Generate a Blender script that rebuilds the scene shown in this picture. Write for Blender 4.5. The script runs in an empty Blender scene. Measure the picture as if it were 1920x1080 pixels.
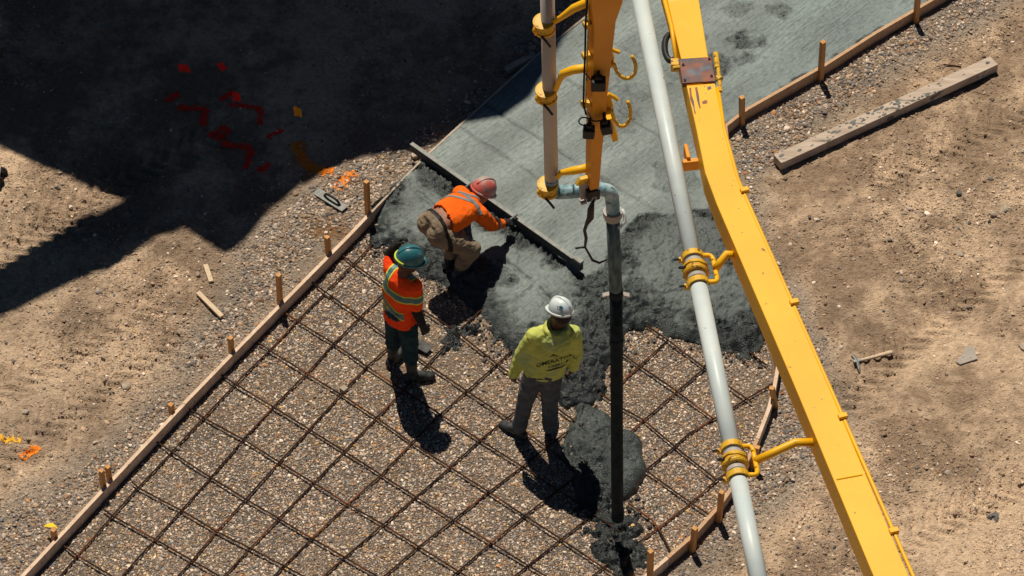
import bpy, bmesh, math, random
import numpy as np
from mathutils import Vector, Matrix, Quaternion, noise as mnoise
from mathutils.bvhtree import BVHTree

random.seed(7)
RNG = np.random.default_rng(11)
SC = bpy.context.scene
COL = SC.collection

# ------------------------------------------------------------------ camera
FPX, PITCH, DIST = 8000.0, math.radians(47.5), 40.0
CP, SP = math.cos(PITCH), math.sin(PITCH)
CAM = np.array([0.0, -DIST * CP, DIST * SP])
FWD = np.array([0.0, CP, -SP]); RGT = np.array([1.0, 0, 0]); UPV = np.array([0.0, SP, CP])
cd = bpy.data.cameras.new('camera'); cam = bpy.data.objects.new('camera', cd); COL.objects.link(cam)
cd.sensor_width = 36.0; cd.lens = FPX / 1920 * 36.0; cd.clip_start = 1.0; cd.clip_end = 3000
cam.location = CAM
cam.rotation_euler = (math.pi / 2 - PITCH, 0, 0)
SC.camera = cam

# ------------------------------------------------------------------ light
SUN = np.array([-0.1187, 0.4308, 0.8947]); SUN /= np.linalg.norm(SUN)
world = bpy.data.worlds.new('World'); SC.world = world; world.use_nodes = True
wn = world.node_tree; wn.nodes.clear()
sky = wn.nodes.new('ShaderNodeTexSky'); sky.sky_type = 'NISHITA'; sky.sun_disc = False
sky.altitude = 1500; sky.air_density = 0.40; sky.dust_density = 0.0; sky.ozone_density = 6.0
sky.sun_elevation = math.asin(SUN[2]); sky.sun_rotation = math.atan2(SUN[0], SUN[1])
bg = wn.nodes.new('ShaderNodeBackground'); bg.inputs[1].default_value = 0.05
wo = wn.nodes.new('ShaderNodeOutputWorld')
tn_ = wn.nodes.new('ShaderNodeMix'); tn_.data_type = 'RGBA'; tn_.blend_type = 'MULTIPLY'; tn_.inputs[0].default_value = 1.0
tn_.inputs[7].default_value = (0.68, 1.0, 0.92, 1)
wn.links.new(sky.outputs[0], tn_.inputs[6]); wn.links.new(tn_.outputs[2], bg.inputs[0]); wn.links.new(bg.outputs[0], wo.inputs[0])
sl = bpy.data.lights.new('sun', 'SUN'); so = bpy.data.objects.new('sun', sl); COL.objects.link(so)
sl.energy = 5.0; sl.angle = math.radians(0.53); sl.color = (1.0, 0.90, 0.75)
so.rotation_euler = Vector(SUN).to_track_quat('Z', 'Y').to_euler(); so.location = (0, 10, 20)
SC.view_settings.view_transform = 'Standard'; SC.view_settings.look = 'None'
SC.view_settings.exposure = -0.20; SC.view_settings.gamma = 1.0
SC.view_settings.use_curve_mapping = False

# ------------------------------------------------------------------ pixel -> place
def ray(x, y):
    return FWD * FPX + RGT * (x - 960) - UPV * (y - 540)
def W(x, y, z=0.0):
    d = ray(x, y); return CAM + d * ((z - CAM[2]) / d[2])
def WY(x, y, yy):
    d = ray(x, y); return CAM + d * ((yy - CAM[1]) / d[1])
def PX(p):
    d = np.asarray(p, float) - CAM; z = d @ FWD
    return 960 + FPX * (d @ RGT) / z, 540 - FPX * (d @ UPV) / z
def WP(pts, z=0.0):
    return np.array([W(a, b, z) for a, b in pts])
def zfor(xy, py):
    lo, hi = -1.0, 12.0
    for _ in range(40):
        m = (lo + hi) / 2
        if PX((xy[0], xy[1], m))[1] > py: lo = m
        else: hi = m
    return (lo + hi) / 2

def Zv(z): return np.array([0, 0, float(z)])

# ------------------------------------------------------------------ numpy noise
def _hash(ix, iy, seed):
    h = (ix * 374761393 + iy * 668265263 + seed * 974634777) & 0xFFFFFFFF
    h = ((h ^ (h >> 13)) * 1274126177) & 0xFFFFFFFF
    h = h ^ (h >> 16)
    return (h & 0xFFFFFF) / float(0xFFFFFF)
def vnoise(x, y, seed=0):
    x0 = np.floor(x).astype(np.int64); y0 = np.floor(y).astype(np.int64)
    fx = x - x0; fy = y - y0
    fx = fx * fx * fx * (fx * (fx * 6 - 15) + 10); fy = fy * fy * fy * (fy * (fy * 6 - 15) + 10)
    a = _hash(x0, y0, seed); b = _hash(x0 + 1, y0, seed); c = _hash(x0, y0 + 1, seed); d = _hash(x0 + 1, y0 + 1, seed)
    return (a * (1 - fx) + b * fx) * (1 - fy) + (c * (1 - fx) + d * fx) * fy * 1.0
def fbm(x, y, f, octv=4, seed=0, gain=0.5):
    s = 0; a = 1; t = 0
    for o in range(octv):
        ang = 0.6 + o * 1.1
        u = (x * math.cos(ang) - y * math.sin(ang)) * f; v = (x * math.sin(ang) + y * math.cos(ang)) * f
        s = s + a * (vnoise(u + 17.3 * o, v - 9.1 * o, seed + o) - 0.5); t += a; a *= gain; f *= 2.03
    return s / t
def billow(x, y, f, octv=3, seed=0, gain=0.55):
    s = 0; a = 1; t = 0
    for o in range(octv):
        ang = 0.3 + o * 0.9
        u = (x * math.cos(ang) - y * math.sin(ang)) * f; v = (x * math.sin(ang) + y * math.cos(ang)) * f
        s = s + a * (1 - np.abs(2 * vnoise(u, v, seed + o * 3) - 1)); t += a; a *= gain; f *= 2.1
    return s / t
def sstep(a, b, x):
    t = np.clip((x - a) / (b - a), 0, 1); return t * t * (3 - 2 * t)
def sdist(poly, X, Y):
    """signed distance, + inside"""
    P = np.asarray(poly)[:, :2]; n = len(P)
    d = np.full(X.shape, 1e9); ins = np.zeros(X.shape, bool)
    for i in range(n):
        a = P[i]; b = P[(i + 1) % n]; e = b - a
        t = np.clip(((X - a[0]) * e[0] + (Y - a[1]) * e[1]) / (e @ e + 1e-12), 0, 1)
        d = np.minimum(d, np.hypot(X - a[0] - t * e[0], Y - a[1] - t * e[1]))
        if a[1] != b[1]:
            c = ((a[1] > Y) != (b[1] > Y)) & (X < (b[0] - a[0]) * (Y - a[1]) / (b[1] - a[1]) + a[0])
            ins ^= c
    return np.where(ins, d, -d)
def ldist(line, X, Y):
    P = np.asarray(line)[:, :2]; d = np.full(X.shape, 1e9)
    for a, b in zip(P[:-1], P[1:]):
        e = b - a; t = np.clip(((X - a[0]) * e[0] + (Y - a[1]) * e[1]) / (e @ e + 1e-12), 0, 1)
        d = np.minimum(d, np.hypot(X - a[0] - t * e[0], Y - a[1] - t * e[1]))
    return d

# ------------------------------------------------------------------ objects
def tag(o, label=None, cat=None, group=None, kind=None):
    if label: o['label'] = label
    if cat: o['category'] = cat
    if group: o['group'] = group
    if kind: o['kind'] = kind
    return o
def thing(name, loc, label, cat, group=None):
    o = bpy.data.objects.new(name, None); COL.objects.link(o); o.location = loc; o.empty_display_size = 0.1
    return tag(o, label, cat, group)
def mesh_from(name, v, f, smooth=False):
    me = bpy.data.meshes.new(name); me.from_pydata([tuple(p) for p in v], [], [tuple(q) for q in f])
    if smooth: me.polygons.foreach_set('use_smooth', [True] * len(me.polygons))
    me.update(); return me
def link(name, me, mat, parent=None):
    o = bpy.data.objects.new(name, me)
    if mat is not None:
        if len(me.materials) == 0: me.materials.append(mat)
        else: me.materials[0] = mat
    COL.objects.link(o)
    if parent is not None:
        o.parent = parent
        if parent.parent is None: o.matrix_parent_inverse = Matrix.Translation(-Vector(parent.location))
    return o
def mk(name, vf, mat, parent=None, smooth=False, bevel=0.0):
    v, f = vf
    v = np.asarray(v, float)
    base = None
    if parent is None:
        base = np.array([(v[:, 0].min() + v[:, 0].max()) / 2, (v[:, 1].min() + v[:, 1].max()) / 2, v[:, 2].min()])
        v = v - base
    me = mesh_from(name, v, f, smooth)
    if bevel:
        bm = bmesh.new(); bm.from_mesh(me)
        bmesh.ops.bevel(bm, geom=list(bm.edges), offset=bevel, segments=2, profile=0.5, affect='EDGES', clamp_overlap=True)
        bm.to_mesh(me); bm.free()
    o = link(name, me, mat, parent)
    if base is not None: o.location = base
    return o
def fast_mesh(name, v, f, cols=None, smooth=False, attr=None):
    """v (n,3) f (m,k) with equal k"""
    me = bpy.data.meshes.new(name); n, m, k = len(v), len(f), f.shape[1]
    me.vertices.add(n); me.vertices.foreach_set('co', np.ascontiguousarray(v, np.float32).ravel())
    me.loops.add(m * k); me.loops.foreach_set('vertex_index', np.ascontiguousarray(f, np.int32).ravel())
    me.polygons.add(m); me.polygons.foreach_set('loop_start', np.arange(0, m * k, k, dtype=np.int32))
    me.polygons.foreach_set('use_smooth', np.full(m, smooth))
    me.update(calc_edges=True)
    if cols is not None:
        a = me.color_attributes.new('col', 'FLOAT_COLOR', 'POINT')
        a.data.foreach_set('color', np.ascontiguousarray(np.c_[cols, np.ones(n)], np.float32).ravel())
    for nm, arr in (attr or {}).items():
        a = me.attributes.new(nm, 'FLOAT', 'POINT'); a.data.foreach_set('value', np.ascontiguousarray(arr, np.float32))
    return me
def cat(*vfs):
    V = []; F = []; n = 0
    for v, f in vfs:
        v = [tuple(p) for p in v]
        V += v; F += [tuple(i + n for i in q) for q in f]; n += len(v)
    return V, F
def nrm(v):
    v = np.asarray(v, float); return v / (np.linalg.norm(v) + 1e-12)
def tube(pts, r, n=10, closed=False, caps=True, flat=1.0):
    pts = [np.asarray(p, float) for p in pts]; m = len(pts)
    rr = r if hasattr(r, '__len__') else [r] * m
    V = []; F = []; ref = None
    for i, p in enumerate(pts):
        if closed: t = pts[(i + 1) % m] - pts[i - 1]
        else: t = pts[min(i + 1, m - 1)] - pts[max(i - 1, 0)]
        t = nrm(t)
        if ref is None:
            ref = np.array([0, 0, 1.0]) if abs(t[2]) < 0.9 else np.array([1.0, 0, 0])
        u = nrm(ref - t * (ref @ t)); w = np.cross(t, u); ref = u
        for k in range(n):
            a = 2 * math.pi * k / n
            V.append(p + rr[i] * (math.cos(a) * u * flat + math.sin(a) * w))
    for i in range(m if closed else m - 1):
        j = (i + 1) % m
        for k in range(n):
            l = (k + 1) % n
            F.append((i * n + k, i * n + l, j * n + l, j * n + k))
    if caps and not closed:
        F.append(tuple(range(n - 1, -1, -1))); F.append(tuple((m - 1) * n + k for k in range(n)))
    return V, F
def box(c, ax, ay, az):
    """centre and three half-axis vectors"""
    c, ax, ay, az = [np.asarray(q, float) for q in (c, ax, ay, az)]
    V = [c + sx * ax + sy * ay + sz * az for sz in (-1, 1) for sx, sy in ((-1, -1), (1, -1), (1, 1), (-1, 1))]
    F = [(3, 2, 1, 0), (4, 5, 6, 7), (0, 1, 5, 4), (1, 2, 6, 5), (2, 3, 7, 6), (3, 0, 4, 7)]
    return V, F
def beam(pts, ws, hs, up=(0, 0, 1)):
    """rectangular section along a polyline; pts run along the centre of the TOP face"""
    pts = [np.asarray(p, float) for p in pts]; m = len(pts); up = nrm(up)
    ws = ws if hasattr(ws, '__len__') else [ws] * m; hs = hs if hasattr(hs, '__len__') else [hs] * m
    V = []; F = []
    for i, p in enumerate(pts):
        d0 = nrm(pts[i] - pts[i - 1]) if i else nrm(pts[1] - pts[0])
        d1 = nrm(pts[i + 1] - pts[i]) if i < m - 1 else d0
        t = nrm(d0 + d1); s = nrm(np.cross(t, up)); k = 1 / max(0.5, abs(t @ d0)); q = np.cross(s, t)
        if q @ up < 0: q = -q
        V += [p - s * ws[i] / 2 * k, p + s * ws[i] / 2 * k, p + s * ws[i] / 2 * k - q * hs[i], p - s * ws[i] / 2 * k - q * hs[i]]
    for i in range(m - 1):
        for k in range(4):
            l = (k + 1) % 4
            F.append((i * 4 + k, i * 4 + l, i * 4 + 4 + l, i * 4 + 4 + k))
    F.append((3, 2, 1, 0)); F.append(tuple((m - 1) * 4 + k for k in range(4)))
    return V, F
def sphere(c, r, nu=12, nv=8, sc=None):
    V = []; F = []
    sc = np.eye(3) if sc is None else sc
    for j in range(nv + 1):
        th = math.pi * j / nv
        for i in range(nu):
            a = 2 * math.pi * i / nu
            V.append(np.asarray(c) + sc @ (r * np.array([math.sin(th) * math.cos(a), math.sin(th) * math.sin(a), math.cos(th)])))
    for j in range(nv):
        for i in range(nu):
            k = (i + 1) % nu
            F.append((j * nu + i, (j + 1) * nu + i, (j + 1) * nu + k, j * nu + k))
    return V, F
def ico_rock(c, s, seed, rot=None):
    bm = bmesh.new(); bmesh.ops.create_icosphere(bm, subdivisions=2, radius=1.0)
    rn = random.Random(seed); off = Vector((rn.uniform(0, 90), rn.uniform(0, 90), rn.uniform(0, 90)))
    V = []
    pl = [(Vector((rn.gauss(0, 1), rn.gauss(0, 1), rn.gauss(0, 1))).normalized(), rn.uniform(0.40, 0.8)) for _ in range(9)]
    a = rn.uniform(0, 6.28)
    for v in bm.verts:
        p = v.co.copy()
        for nn, dd in pl:
            e = p.dot(nn)
            if e > dd: p -= nn * (e - dd)
        p *= 1 + 0.2 * mnoise.noise(p * 1.9 + off)
        p = Vector((p.x * s[0], p.y * s[1], p.z * s[2]))
        aa = a if rot is None else rot
        V.append(np.array([p.x * math.cos(aa) - p.y * math.sin(aa), p.x * math.sin(aa) + p.y * math.cos(aa), p.z]) + c)
    F = [[v.index for v in f.verts] for f in bm.faces]; bm.free()
    return V, F

# ------------------------------------------------------------------ materials
def mat(name, c1, c2=None, scale=8.0, rough=0.7, bump=0.0, bscale=60.0, detail=4.0, spec=0.3, metal=0.0, attr=None,
        attr_amt=0.0, stops=(0.35, 0.65), c3=None, c3scale=20.0, c3stops=(0.6, 0.68), stretch=None, bdist=0.01):
    m = bpy.data.materials.new(name); m.use_nodes = True; nt = m.node_tree; N = nt.nodes; L = nt.links
    b = N['Principled BSDF']; b.inputs['Roughness'].default_value = rough; b.inputs['Metallic'].default_value = metal
    b.inputs['Specular IOR Level'].default_value = spec
    g = N.new('ShaderNodeNewGeometry'); co = g.outputs['Position']
    if stretch:
        mp = N.new('ShaderNodeMapping'); mp.inputs['Rotation'].default_value = stretch[0]; mp.inputs['Scale'].default_value = stretch[1]
        L.new(co, mp.inputs[0]); cos = mp.outputs[0]
    else: cos = co
    c2 = c2 or c1
    nz = N.new('ShaderNodeTexNoise'); nz.inputs['Scale'].default_value = scale; nz.inputs['Detail'].default_value = detail
    L.new(cos, nz.inputs['Vector'])
    rp = N.new('ShaderNodeValToRGB'); rp.color_ramp.elements[0].position = stops[0]; rp.color_ramp.elements[1].position = stops[1]
    rp.color_ramp.elements[0].color = (*c1, 1); rp.color_ramp.elements[1].color = (*c2, 1)
    L.new(nz.outputs['Fac'], rp.inputs[0]); out = rp.outputs[0]
    if c3:
        n3 = N.new('ShaderNodeTexNoise'); n3.inputs['Scale'].default_value = c3scale; n3.inputs['Detail'].default_value = 5
        L.new(cos, n3.inputs['Vector'])
        r3 = N.new('ShaderNodeValToRGB'); r3.color_ramp.elements[0].position = c3stops[0]; r3.color_ramp.elements[1].position = c3stops[1]
        L.new(n3.outputs['Fac'], r3.inputs[0])
        mx = N.new('ShaderNodeMix'); mx.data_type = 'RGBA'; L.new(r3.outputs[0], mx.inputs[0]); L.new(out, mx.inputs[6])
        mx.inputs[7].default_value = (*c3, 1); out = mx.outputs[2]
    if attr:
        at = N.new('ShaderNodeAttribute'); at.attribute_name = attr
        mx = N.new('ShaderNodeMix'); mx.data_type = 'RGBA'; mx.blend_type = 'MULTIPLY'; mx.inputs[0].default_value = 1.0
        L.new(at.outputs['Color'], mx.inputs[6]); L.new(out, mx.inputs[7]); out = mx.outputs[2]
    L.new(out, b.inputs['Base Color'])
    if bump:
        n2 = N.new('ShaderNodeTexNoise'); n2.inputs['Scale'].default_value = bscale; n2.inputs['Detail'].default_value = 5
        L.new(cos, n2.inputs['Vector'])
        bp = N.new('ShaderNodeBump'); bp.inputs['Strength'].default_value = bump; bp.inputs['Distance'].default_value = bdist
        L.new(n2.outputs['Fac'], bp.inputs['Height']); L.new(bp.outputs[0], b.inputs['Normal'])
    return m
M_ground = mat('dirt', (0.80, 0.78, 0.76), (1.08, 1.08, 1.08), scale=24, rough=0.95, bump=0.8, bscale=55, detail=9, spec=0.1, attr='col', stops=(0.34, 0.62), bdist=0.035)
M_pebble = mat('gravel_stone', (0.8, 0.8, 0.8), (1.12, 1.12, 1.12), scale=90, rough=0.85, spec=0.25, attr='col')
STR = ((0, 0, math.radians(-42)), (1.0, 0.09, 1.0))
M_slab = mat('fresh_concrete', (0.84, 0.84, 0.84), (1.08, 1.08, 1.08), scale=30, rough=0.62, bump=0.55, bscale=70, detail=7, spec=0.35, attr='col',
             stops=(0.34, 0.64), bdist=0.015)
def slab_nodes():
    nt = M_slab.node_tree; N = nt.nodes; L = nt.links; b = N['Principled BSDF']
    src = b.inputs['Base Color'].links[0].from_socket
    g = N.new('ShaderNodeNewGeometry'); mr = N.new('ShaderNodeMapping'); mr.inputs['Rotation'].default_value = (0, 0, math.radians(-46))
    mp = N.new('ShaderNodeMapping'); mp.inputs['Scale'].default_value = (0.12, 1.0, 1.0)
    L.new(g.outputs['Position'], mr.inputs[0]); L.new(mr.outputs[0], mp.inputs[0])
    nz = N.new('ShaderNodeTexNoise'); nz.inputs['Scale'].default_value = 46; nz.inputs['Detail'].default_value = 6; nz.inputs['Roughness'].default_value = 0.65
    L.new(mp.outputs[0], nz.inputs['Vector'])
    rp = N.new('ShaderNodeValToRGB'); e = rp.color_ramp.elements
    e[0].position = 0.38; e[0].color = (0.60, 0.64, 0.65, 1); e[1].position = 0.55; e[1].color = (1.08, 1.08, 1.08, 1)
    L.new(nz.outputs['Fac'], rp.inputs[0])
    at = N.new('ShaderNodeAttribute'); at.attribute_name = 'smoothness'
    mx = N.new('ShaderNodeMix'); mx.data_type = 'RGBA'; mx.blend_type = 'MULTIPLY'
    nlo = N.new('ShaderNodeTexNoise'); nlo.inputs['Scale'].default_value = 1.7; nlo.inputs['Detail'].default_value = 4; L.new(g.outputs['Position'], nlo.inputs['Vector'])
    rlo = N.new('ShaderNodeMapRange'); rlo.inputs[1].default_value = .38; rlo.inputs[2].default_value = .62; rlo.inputs[3].default_value = .25; rlo.inputs[4].default_value = 1.0; L.new(nlo.outputs['Fac'], rlo.inputs[0])
    mlo = N.new('ShaderNodeMath'); mlo.operation = 'MULTIPLY'; L.new(at.outputs['Fac'], mlo.inputs[0]); L.new(rlo.outputs[0], mlo.inputs[1])
    L.new(mlo.outputs[0], mx.inputs[0]); L.new(src, mx.inputs[6]); L.new(rp.outputs[0], mx.inputs[7])
    # small open pits dragged by the straightedge
    n4 = N.new('ShaderNodeTexNoise'); n4.inputs['Scale'].default_value = 24; n4.inputs['Detail'].default_value = 4
    mp2 = N.new('ShaderNodeMapping'); mp2.inputs['Scale'].default_value = (0.45, 1.6, 1.0)
    L.new(mr.outputs[0], mp2.inputs[0]); L.new(mp2.outputs[0], n4.inputs['Vector'])
    r4 = N.new('ShaderNodeValToRGB'); r4.color_ramp.elements[0].position = 0.36; r4.color_ramp.elements[1].position = 0.43
    r4.color_ramp.elements[0].color = (0.62, 0.64, 0.65, 1); r4.color_ramp.elements[1].color = (1, 1, 1, 1)
    L.new(n4.outputs['Fac'], r4.inputs[0])
    m2 = N.new('ShaderNodeMix'); m2.data_type = 'RGBA'; m2.blend_type = 'MULTIPLY'; m2.inputs[0].default_value = 0.8
    L.new(mx.outputs[2], m2.inputs[6]); L.new(r4.outputs[0], m2.inputs[7])
    L.new(m2.outputs[2], b.inputs['Base Color'])
    bpn = [q for q in N if q.type == 'BUMP'][0]; mm = N.new('ShaderNodeMapRange'); mm.inputs[3].default_value = 1.0; mm.inputs[4].default_value = 0.18
    L.new(at.outputs['Fac'], mm.inputs[0]); L.new(mm.outputs[0], bpn.inputs['Strength'])
    mg = N.new('ShaderNodeMapRange'); mg.inputs[3].default_value = 0.36; mg.inputs[4].default_value = 0.55
    L.new(at.outputs['Fac'], mg.inputs[0]); L.new(mg.outputs[0], b.inputs['Roughness'])
slab_nodes()
M_form = mat('form_timber', (0.50, 0.30, 0.17), (0.62, 0.42, 0.27), scale=14, rough=0.8, bump=0.3, bscale=90, stretch=((0, 0, 0.75), (1, 6, 1)), spec=0.15)
M_form_pale = mat('pale_form_timber', (0.66, 0.48, 0.34), (0.78, 0.60, 0.45), scale=12, rough=0.8, bump=0.3, bscale=90, spec=0.15, c3=(0.25, 0.22, 0.2), c3scale=30, c3stops=(0.62, 0.7))
M_stake = mat('stake_timber', (0.56, 0.27, 0.09), (0.70, 0.38, 0.15), scale=25, rough=0.8, bump=0.3, bscale=120, spec=0.15, stretch=((0, 0, 0), (1, 1, 0.15)))
M_cut = mat('cut_timber', (0.60, 0.45, 0.30), (0.72, 0.58, 0.42), scale=30, rough=0.85, bump=0.3, bscale=120, spec=0.15)
M_oldwood = mat('weathered_timber', (0.42, 0.33, 0.26), (0.58, 0.48, 0.39), scale=8, rough=0.85, bump=0.4, bscale=60, spec=0.15, c3=(0.17, 0.165, 0.155), c3scale=9, c3stops=(0.60, 0.66), stretch=((0, 0, -.55), (.3, 1.6, 1)))
M_rebar = mat('rusty_rebar', (0.022, 0.013, 0.010), (0.085, 0.034, 0.017), scale=9, rough=0.8, bump=0.5, bscale=300, metal=0.1, spec=0.2, c3=(0.26, 0.085, 0.03), c3scale=2.2, c3stops=(0.56, 0.70))
M_yellow = mat('yellow_paint', (0.85, 0.435, 0.008), (0.92, 0.49, 0.010), scale=2.2, detail=7, rough=0.42, spec=0.35, c3=(0.22, 0.085, 0.025), c3scale=13, c3stops=(0.70, 0.73), bump=0.06, bscale=30)
M_yellow_worn = mat('worn_yellow_paint', (0.66, 0.36, 0.02), (0.74, 0.45, 0.03), scale=14, rough=0.45, spec=0.35, c3=(0.12, 0.05, 0.03), c3scale=30, c3stops=(0.60, 0.66), bump=0.2, bscale=60)
M_yellow_shade = mat('shaded_yellow_paint', (0.70, 0.27, 0.012), (0.76, 0.31, 0.015), scale=4, rough=0.4, spec=0.35, c3=(0.12, 0.05, 0.03), c3scale=18, c3stops=(0.70, 0.73))  # yellow boom paint pushed to orange, its shade mixed into the colour
M_rustplate = mat('rusty_plate', (0.05, 0.06, 0.075), (0.22, 0.075, 0.04), scale=9, rough=0.55, spec=0.4, metal=0.3, c3=(0.10, 0.14, 0.18), c3scale=7, c3stops=(0.55, 0.7))
M_pipe = mat('pale_pipe', (0.55, 0.64, 0.66), (0.64, 0.71, 0.71), scale=4, rough=0.42, spec=0.4, c3=(0.16, 0.11, 0.08), c3scale=16, c3stops=(0.715, 0.735), detail=8)
M_pipe_dull = mat('dull_pipe', (0.36, 0.33, 0.30), (0.44, 0.40, 0.37), scale=6, rough=0.55, spec=0.3, c3=(0.16, 0.12, 0.10), c3scale=25, c3stops=(0.66, 0.72), stretch=((0, 0, 0), (1, 1, 0.25)))
M_bend = mat('worn_steel_bend', (0.48, 0.62, 0.66), (0.09, 0.24, 0.30), scale=8, rough=0.5, spec=0.4, c3=(0.08, 0.16, 0.18), c3scale=30, c3stops=(0.56, 0.66))
M_hose = mat('concrete_smeared_hose', (0.028, 0.062, 0.076), (0.12, 0.175, 0.19), scale=22, rough=0.75, spec=0.25, stretch=((0, 0, 0), (1, 1, 0.3)), bump=0.2)
M_rubber = mat('dark_rubber', (0.004, 0.010, 0.014), (0.012, 0.024, 0.030), scale=14, rough=0.75, spec=0.12)
M_black = mat('black_plastic', (0.012, 0.012, 0.013), (0.02, 0.02, 0.02), scale=20, rough=0.5, spec=0.3)
M_steel = mat('dull_steel', (0.16, 0.17, 0.175), (0.26, 0.27, 0.27), scale=15, rough=0.5, metal=0.3, spec=0.4)
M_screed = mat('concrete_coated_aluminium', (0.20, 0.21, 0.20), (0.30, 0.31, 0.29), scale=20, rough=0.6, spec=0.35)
M_redpaint = mat('red_marking_paint', (0.97, 0.025, 0.012), (1.0, 0.04, 0.02), scale=30, rough=0.8)
M_orangepaint = mat('orange_marking_paint', (0.85, 0.20, 0.01), (0.95, 0.30, 0.02), scale=30, rough=0.8)
M_yellowpaint = mat('yellow_marking_paint', (0.85, 0.45, 0.02), (0.9, 0.5, 0.05), scale=30, rough=0.8)
M_redflag = mat('red_plastic_flag', (1.0, 0.03, 0.02), rough=0.5)
M_orangeflag = mat('orange_plastic_flag', (0.90, 0.40, 0.02), rough=0.5)
M_yellowflag = mat('yellow_plastic_flag', (0.85, 0.60, 0.03), rough=0.5)
M_stone = mat('grey_stone', (0.34, 0.28, 0.22), (0.46, 0.39, 0.31), scale=18, rough=0.9, bump=0.4, bscale=60)
M_darkstone = mat('dark_stone', (0.10, 0.095, 0.09), (0.18, 0.17, 0.16), scale=18, rough=0.9, bump=0.4, bscale=60)
M_caster_wall = mat('caster_render', (0.30, 0.27, 0.24), (0.34, 0.31, 0.28), scale=2, rough=0.9, bump=0.2)
M_caster_roof = mat('caster_roofing', (0.06, 0.06, 0.06), (0.09, 0.085, 0.08), scale=5, rough=0.9, bump=0.3)

# ------------------------------------------------------------------ ground
ZF = 0.13                                           # top of the forms and of the slab
L_FORM = [(-60, 1188), (42, 1080), (252, 855), (345, 757), (442, 657), (656, 440), (692, 402), (790, 300), (1005, 105), (1100, 30), (1200, -45), (1320, -135)]
R_FORM = [(1900, -90), (1760, -8), (1640, 62), (1541, 125), (1400, 205), (1360, 236), (1372, 330), (1405, 450), (1438, 570), (1459, 685), (1452, 725), (1442, 765), (1420, 823), (1405, 855), (1371, 916), (1348, 949), (1298, 1005), (1252, 1045), (1190, 1097), (1120, 1150)]
LF = WP(L_FORM, ZF); RF = WP(R_FORM, ZF)
PIT = np.r_[LF, RF]
LSTRIP = WP([(-60, 1000), (120, 900), (250, 800), (335, 700), (360, 620), (420, 520), (480, 450), (560, 370), (650, 310), (720, 285), (860, 190), (1010, 50), (1150, -60), (1320, -140), (1100, 28), (1000, 105), (790, 297), (690, 400), (345, 762), (40, 1085), (-60, 1190)])
RSTRIP = WP([(1900, -90), (1980, -60), (1860, 20), (1740, 95), (1620, 180), (1500, 270), (1420, 330), (1425, 420), (1470, 520), (1530, 650), (1590, 760), (1560, 850), (1500, 890), (1440, 950), (1390, 1010), (1330, 1080), (1250, 1160), (1120, 1150), (1190, 1092), (1300, 987), (1405, 850), (1459, 690), (1405, 450), (1360, 236), (1541, 125), (1760, -8)])

def ground_h(X, Y, full=True):
    h = 0.05 * fbm(X, Y, 0.5, 3, 3) + 0.030 * fbm(X, Y, 2.6, 3, 5)
    if full:
        h = h + 0.040 * np.maximum(0, fbm(X, Y, 9, 3, 9)) + (0.016 + 0.03 * np.clip(fbm(X, Y, 0.9, 3, 33) + .1, 0, 1)) * fbm(X, Y, 18, 2, 21)
        h = h + 0.05 * np.maximum(0, billow(X, Y, 15, 2, 27) - 0.66) * sstep(-0.1, 0.25, fbm(X, Y, 1.3, 3, 36))
        # tyre lugs pressed into the dirt
        a = W(60, 430); b = W(-60, 560)
        for (p0, p1) in ((W(150, 395), W(-80, 520)), (W(330, 620), W(-60, 900)), (W(300, 560), W(-60, 760)), (W(420, 250), W(-60, 470)), (W(1900, 480), W(1560, 760)), (W(1920, 900), W(1600, 1060)), (W(1920, 205), W(1650, 330))):
            e = nrm((p1 - p0)[:2]); t = (X - p0[0]) * e[0] + (Y - p0[1]) * e[1]; s = -(X - p0[0]) * e[1] + (Y - p0[1]) * e[0]
            ln = np.linalg.norm((p1 - p0)[:2])
            m = sstep(0.22, 0.15, np.abs(s)) * sstep(-0.2, 0.1, t) * sstep(ln + 0.2, ln, t)
            h = h + m * 0.016 * np.tanh(3 * np.sin((t + np.abs(s) * 0.8) * 2 * math.pi / 0.14)) - m * 0.010
    d = sdist(PIT, X, Y)
    pit = sstep(-0.05, 0.10, d)
    near = sstep(-0.35, -0.05, d)
    h = h * (1 - 0.75 * near)
    return h * (1 - pit) + pit * (0.008 * fbm(X, Y, 3, 3, 30) - 0.004)

def axis(lo, hi, step, far):
    c = list(np.arange(lo, hi + 1e-6, step)); s = step; a = c[0]; left = []
    while a > -far: s *= 1.35; a -= s; left.append(a)
    s = step; b = c[-1]; right = []
    while b < far: s *= 1.35; b += s; right.append(b)
    return np.array(left[::-1] + c + right)
gx = axis(-5.5, 5.5, 0.02, 400); gy = axis(-4.4, 5.0, 0.02, 400)
GX, GY = np.meshgrid(gx, gy)
INN = (np.abs(GX) < 5.6) & (GY > -4.5) & (GY < 5.1)
GZ = np.where(INN, ground_h(GX, GY), 0.0)
def gz(x, y):
    i = np.clip(np.searchsorted(gx, x) - 1, 0, len(gx) - 2); j = np.clip(np.searchsorted(gy, y) - 1, 0, len(gy) - 2)
    fx = np.clip((x - gx[i]) / (gx[i + 1] - gx[i]), 0, 1); fy = np.clip((y - gy[j]) / (gy[j + 1] - gy[j]), 0, 1)
    return (GZ[j, i] * (1 - fx) + GZ[j, i + 1] * fx) * (1 - fy) + (GZ[j + 1, i] * (1 - fx) + GZ[j + 1, i + 1] * fx) * fy
def grid_faces(nx, ny, keep=None):
    idx = np.arange(nx * ny).reshape(ny, nx)
    f = np.stack([idx[:-1, :-1], idx[:-1, 1:], idx[1:, 1:], idx[1:, :-1]], -1).reshape(-1, 4)
    return f if keep is None else f[keep.reshape(-1)]
X, Y = GX, GY
big = fbm(X, Y, 0.55, 4, 40); mid = fbm(X, Y, 2.2, 4, 44); fine = fbm(X, Y, 11, 3, 47)
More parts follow.
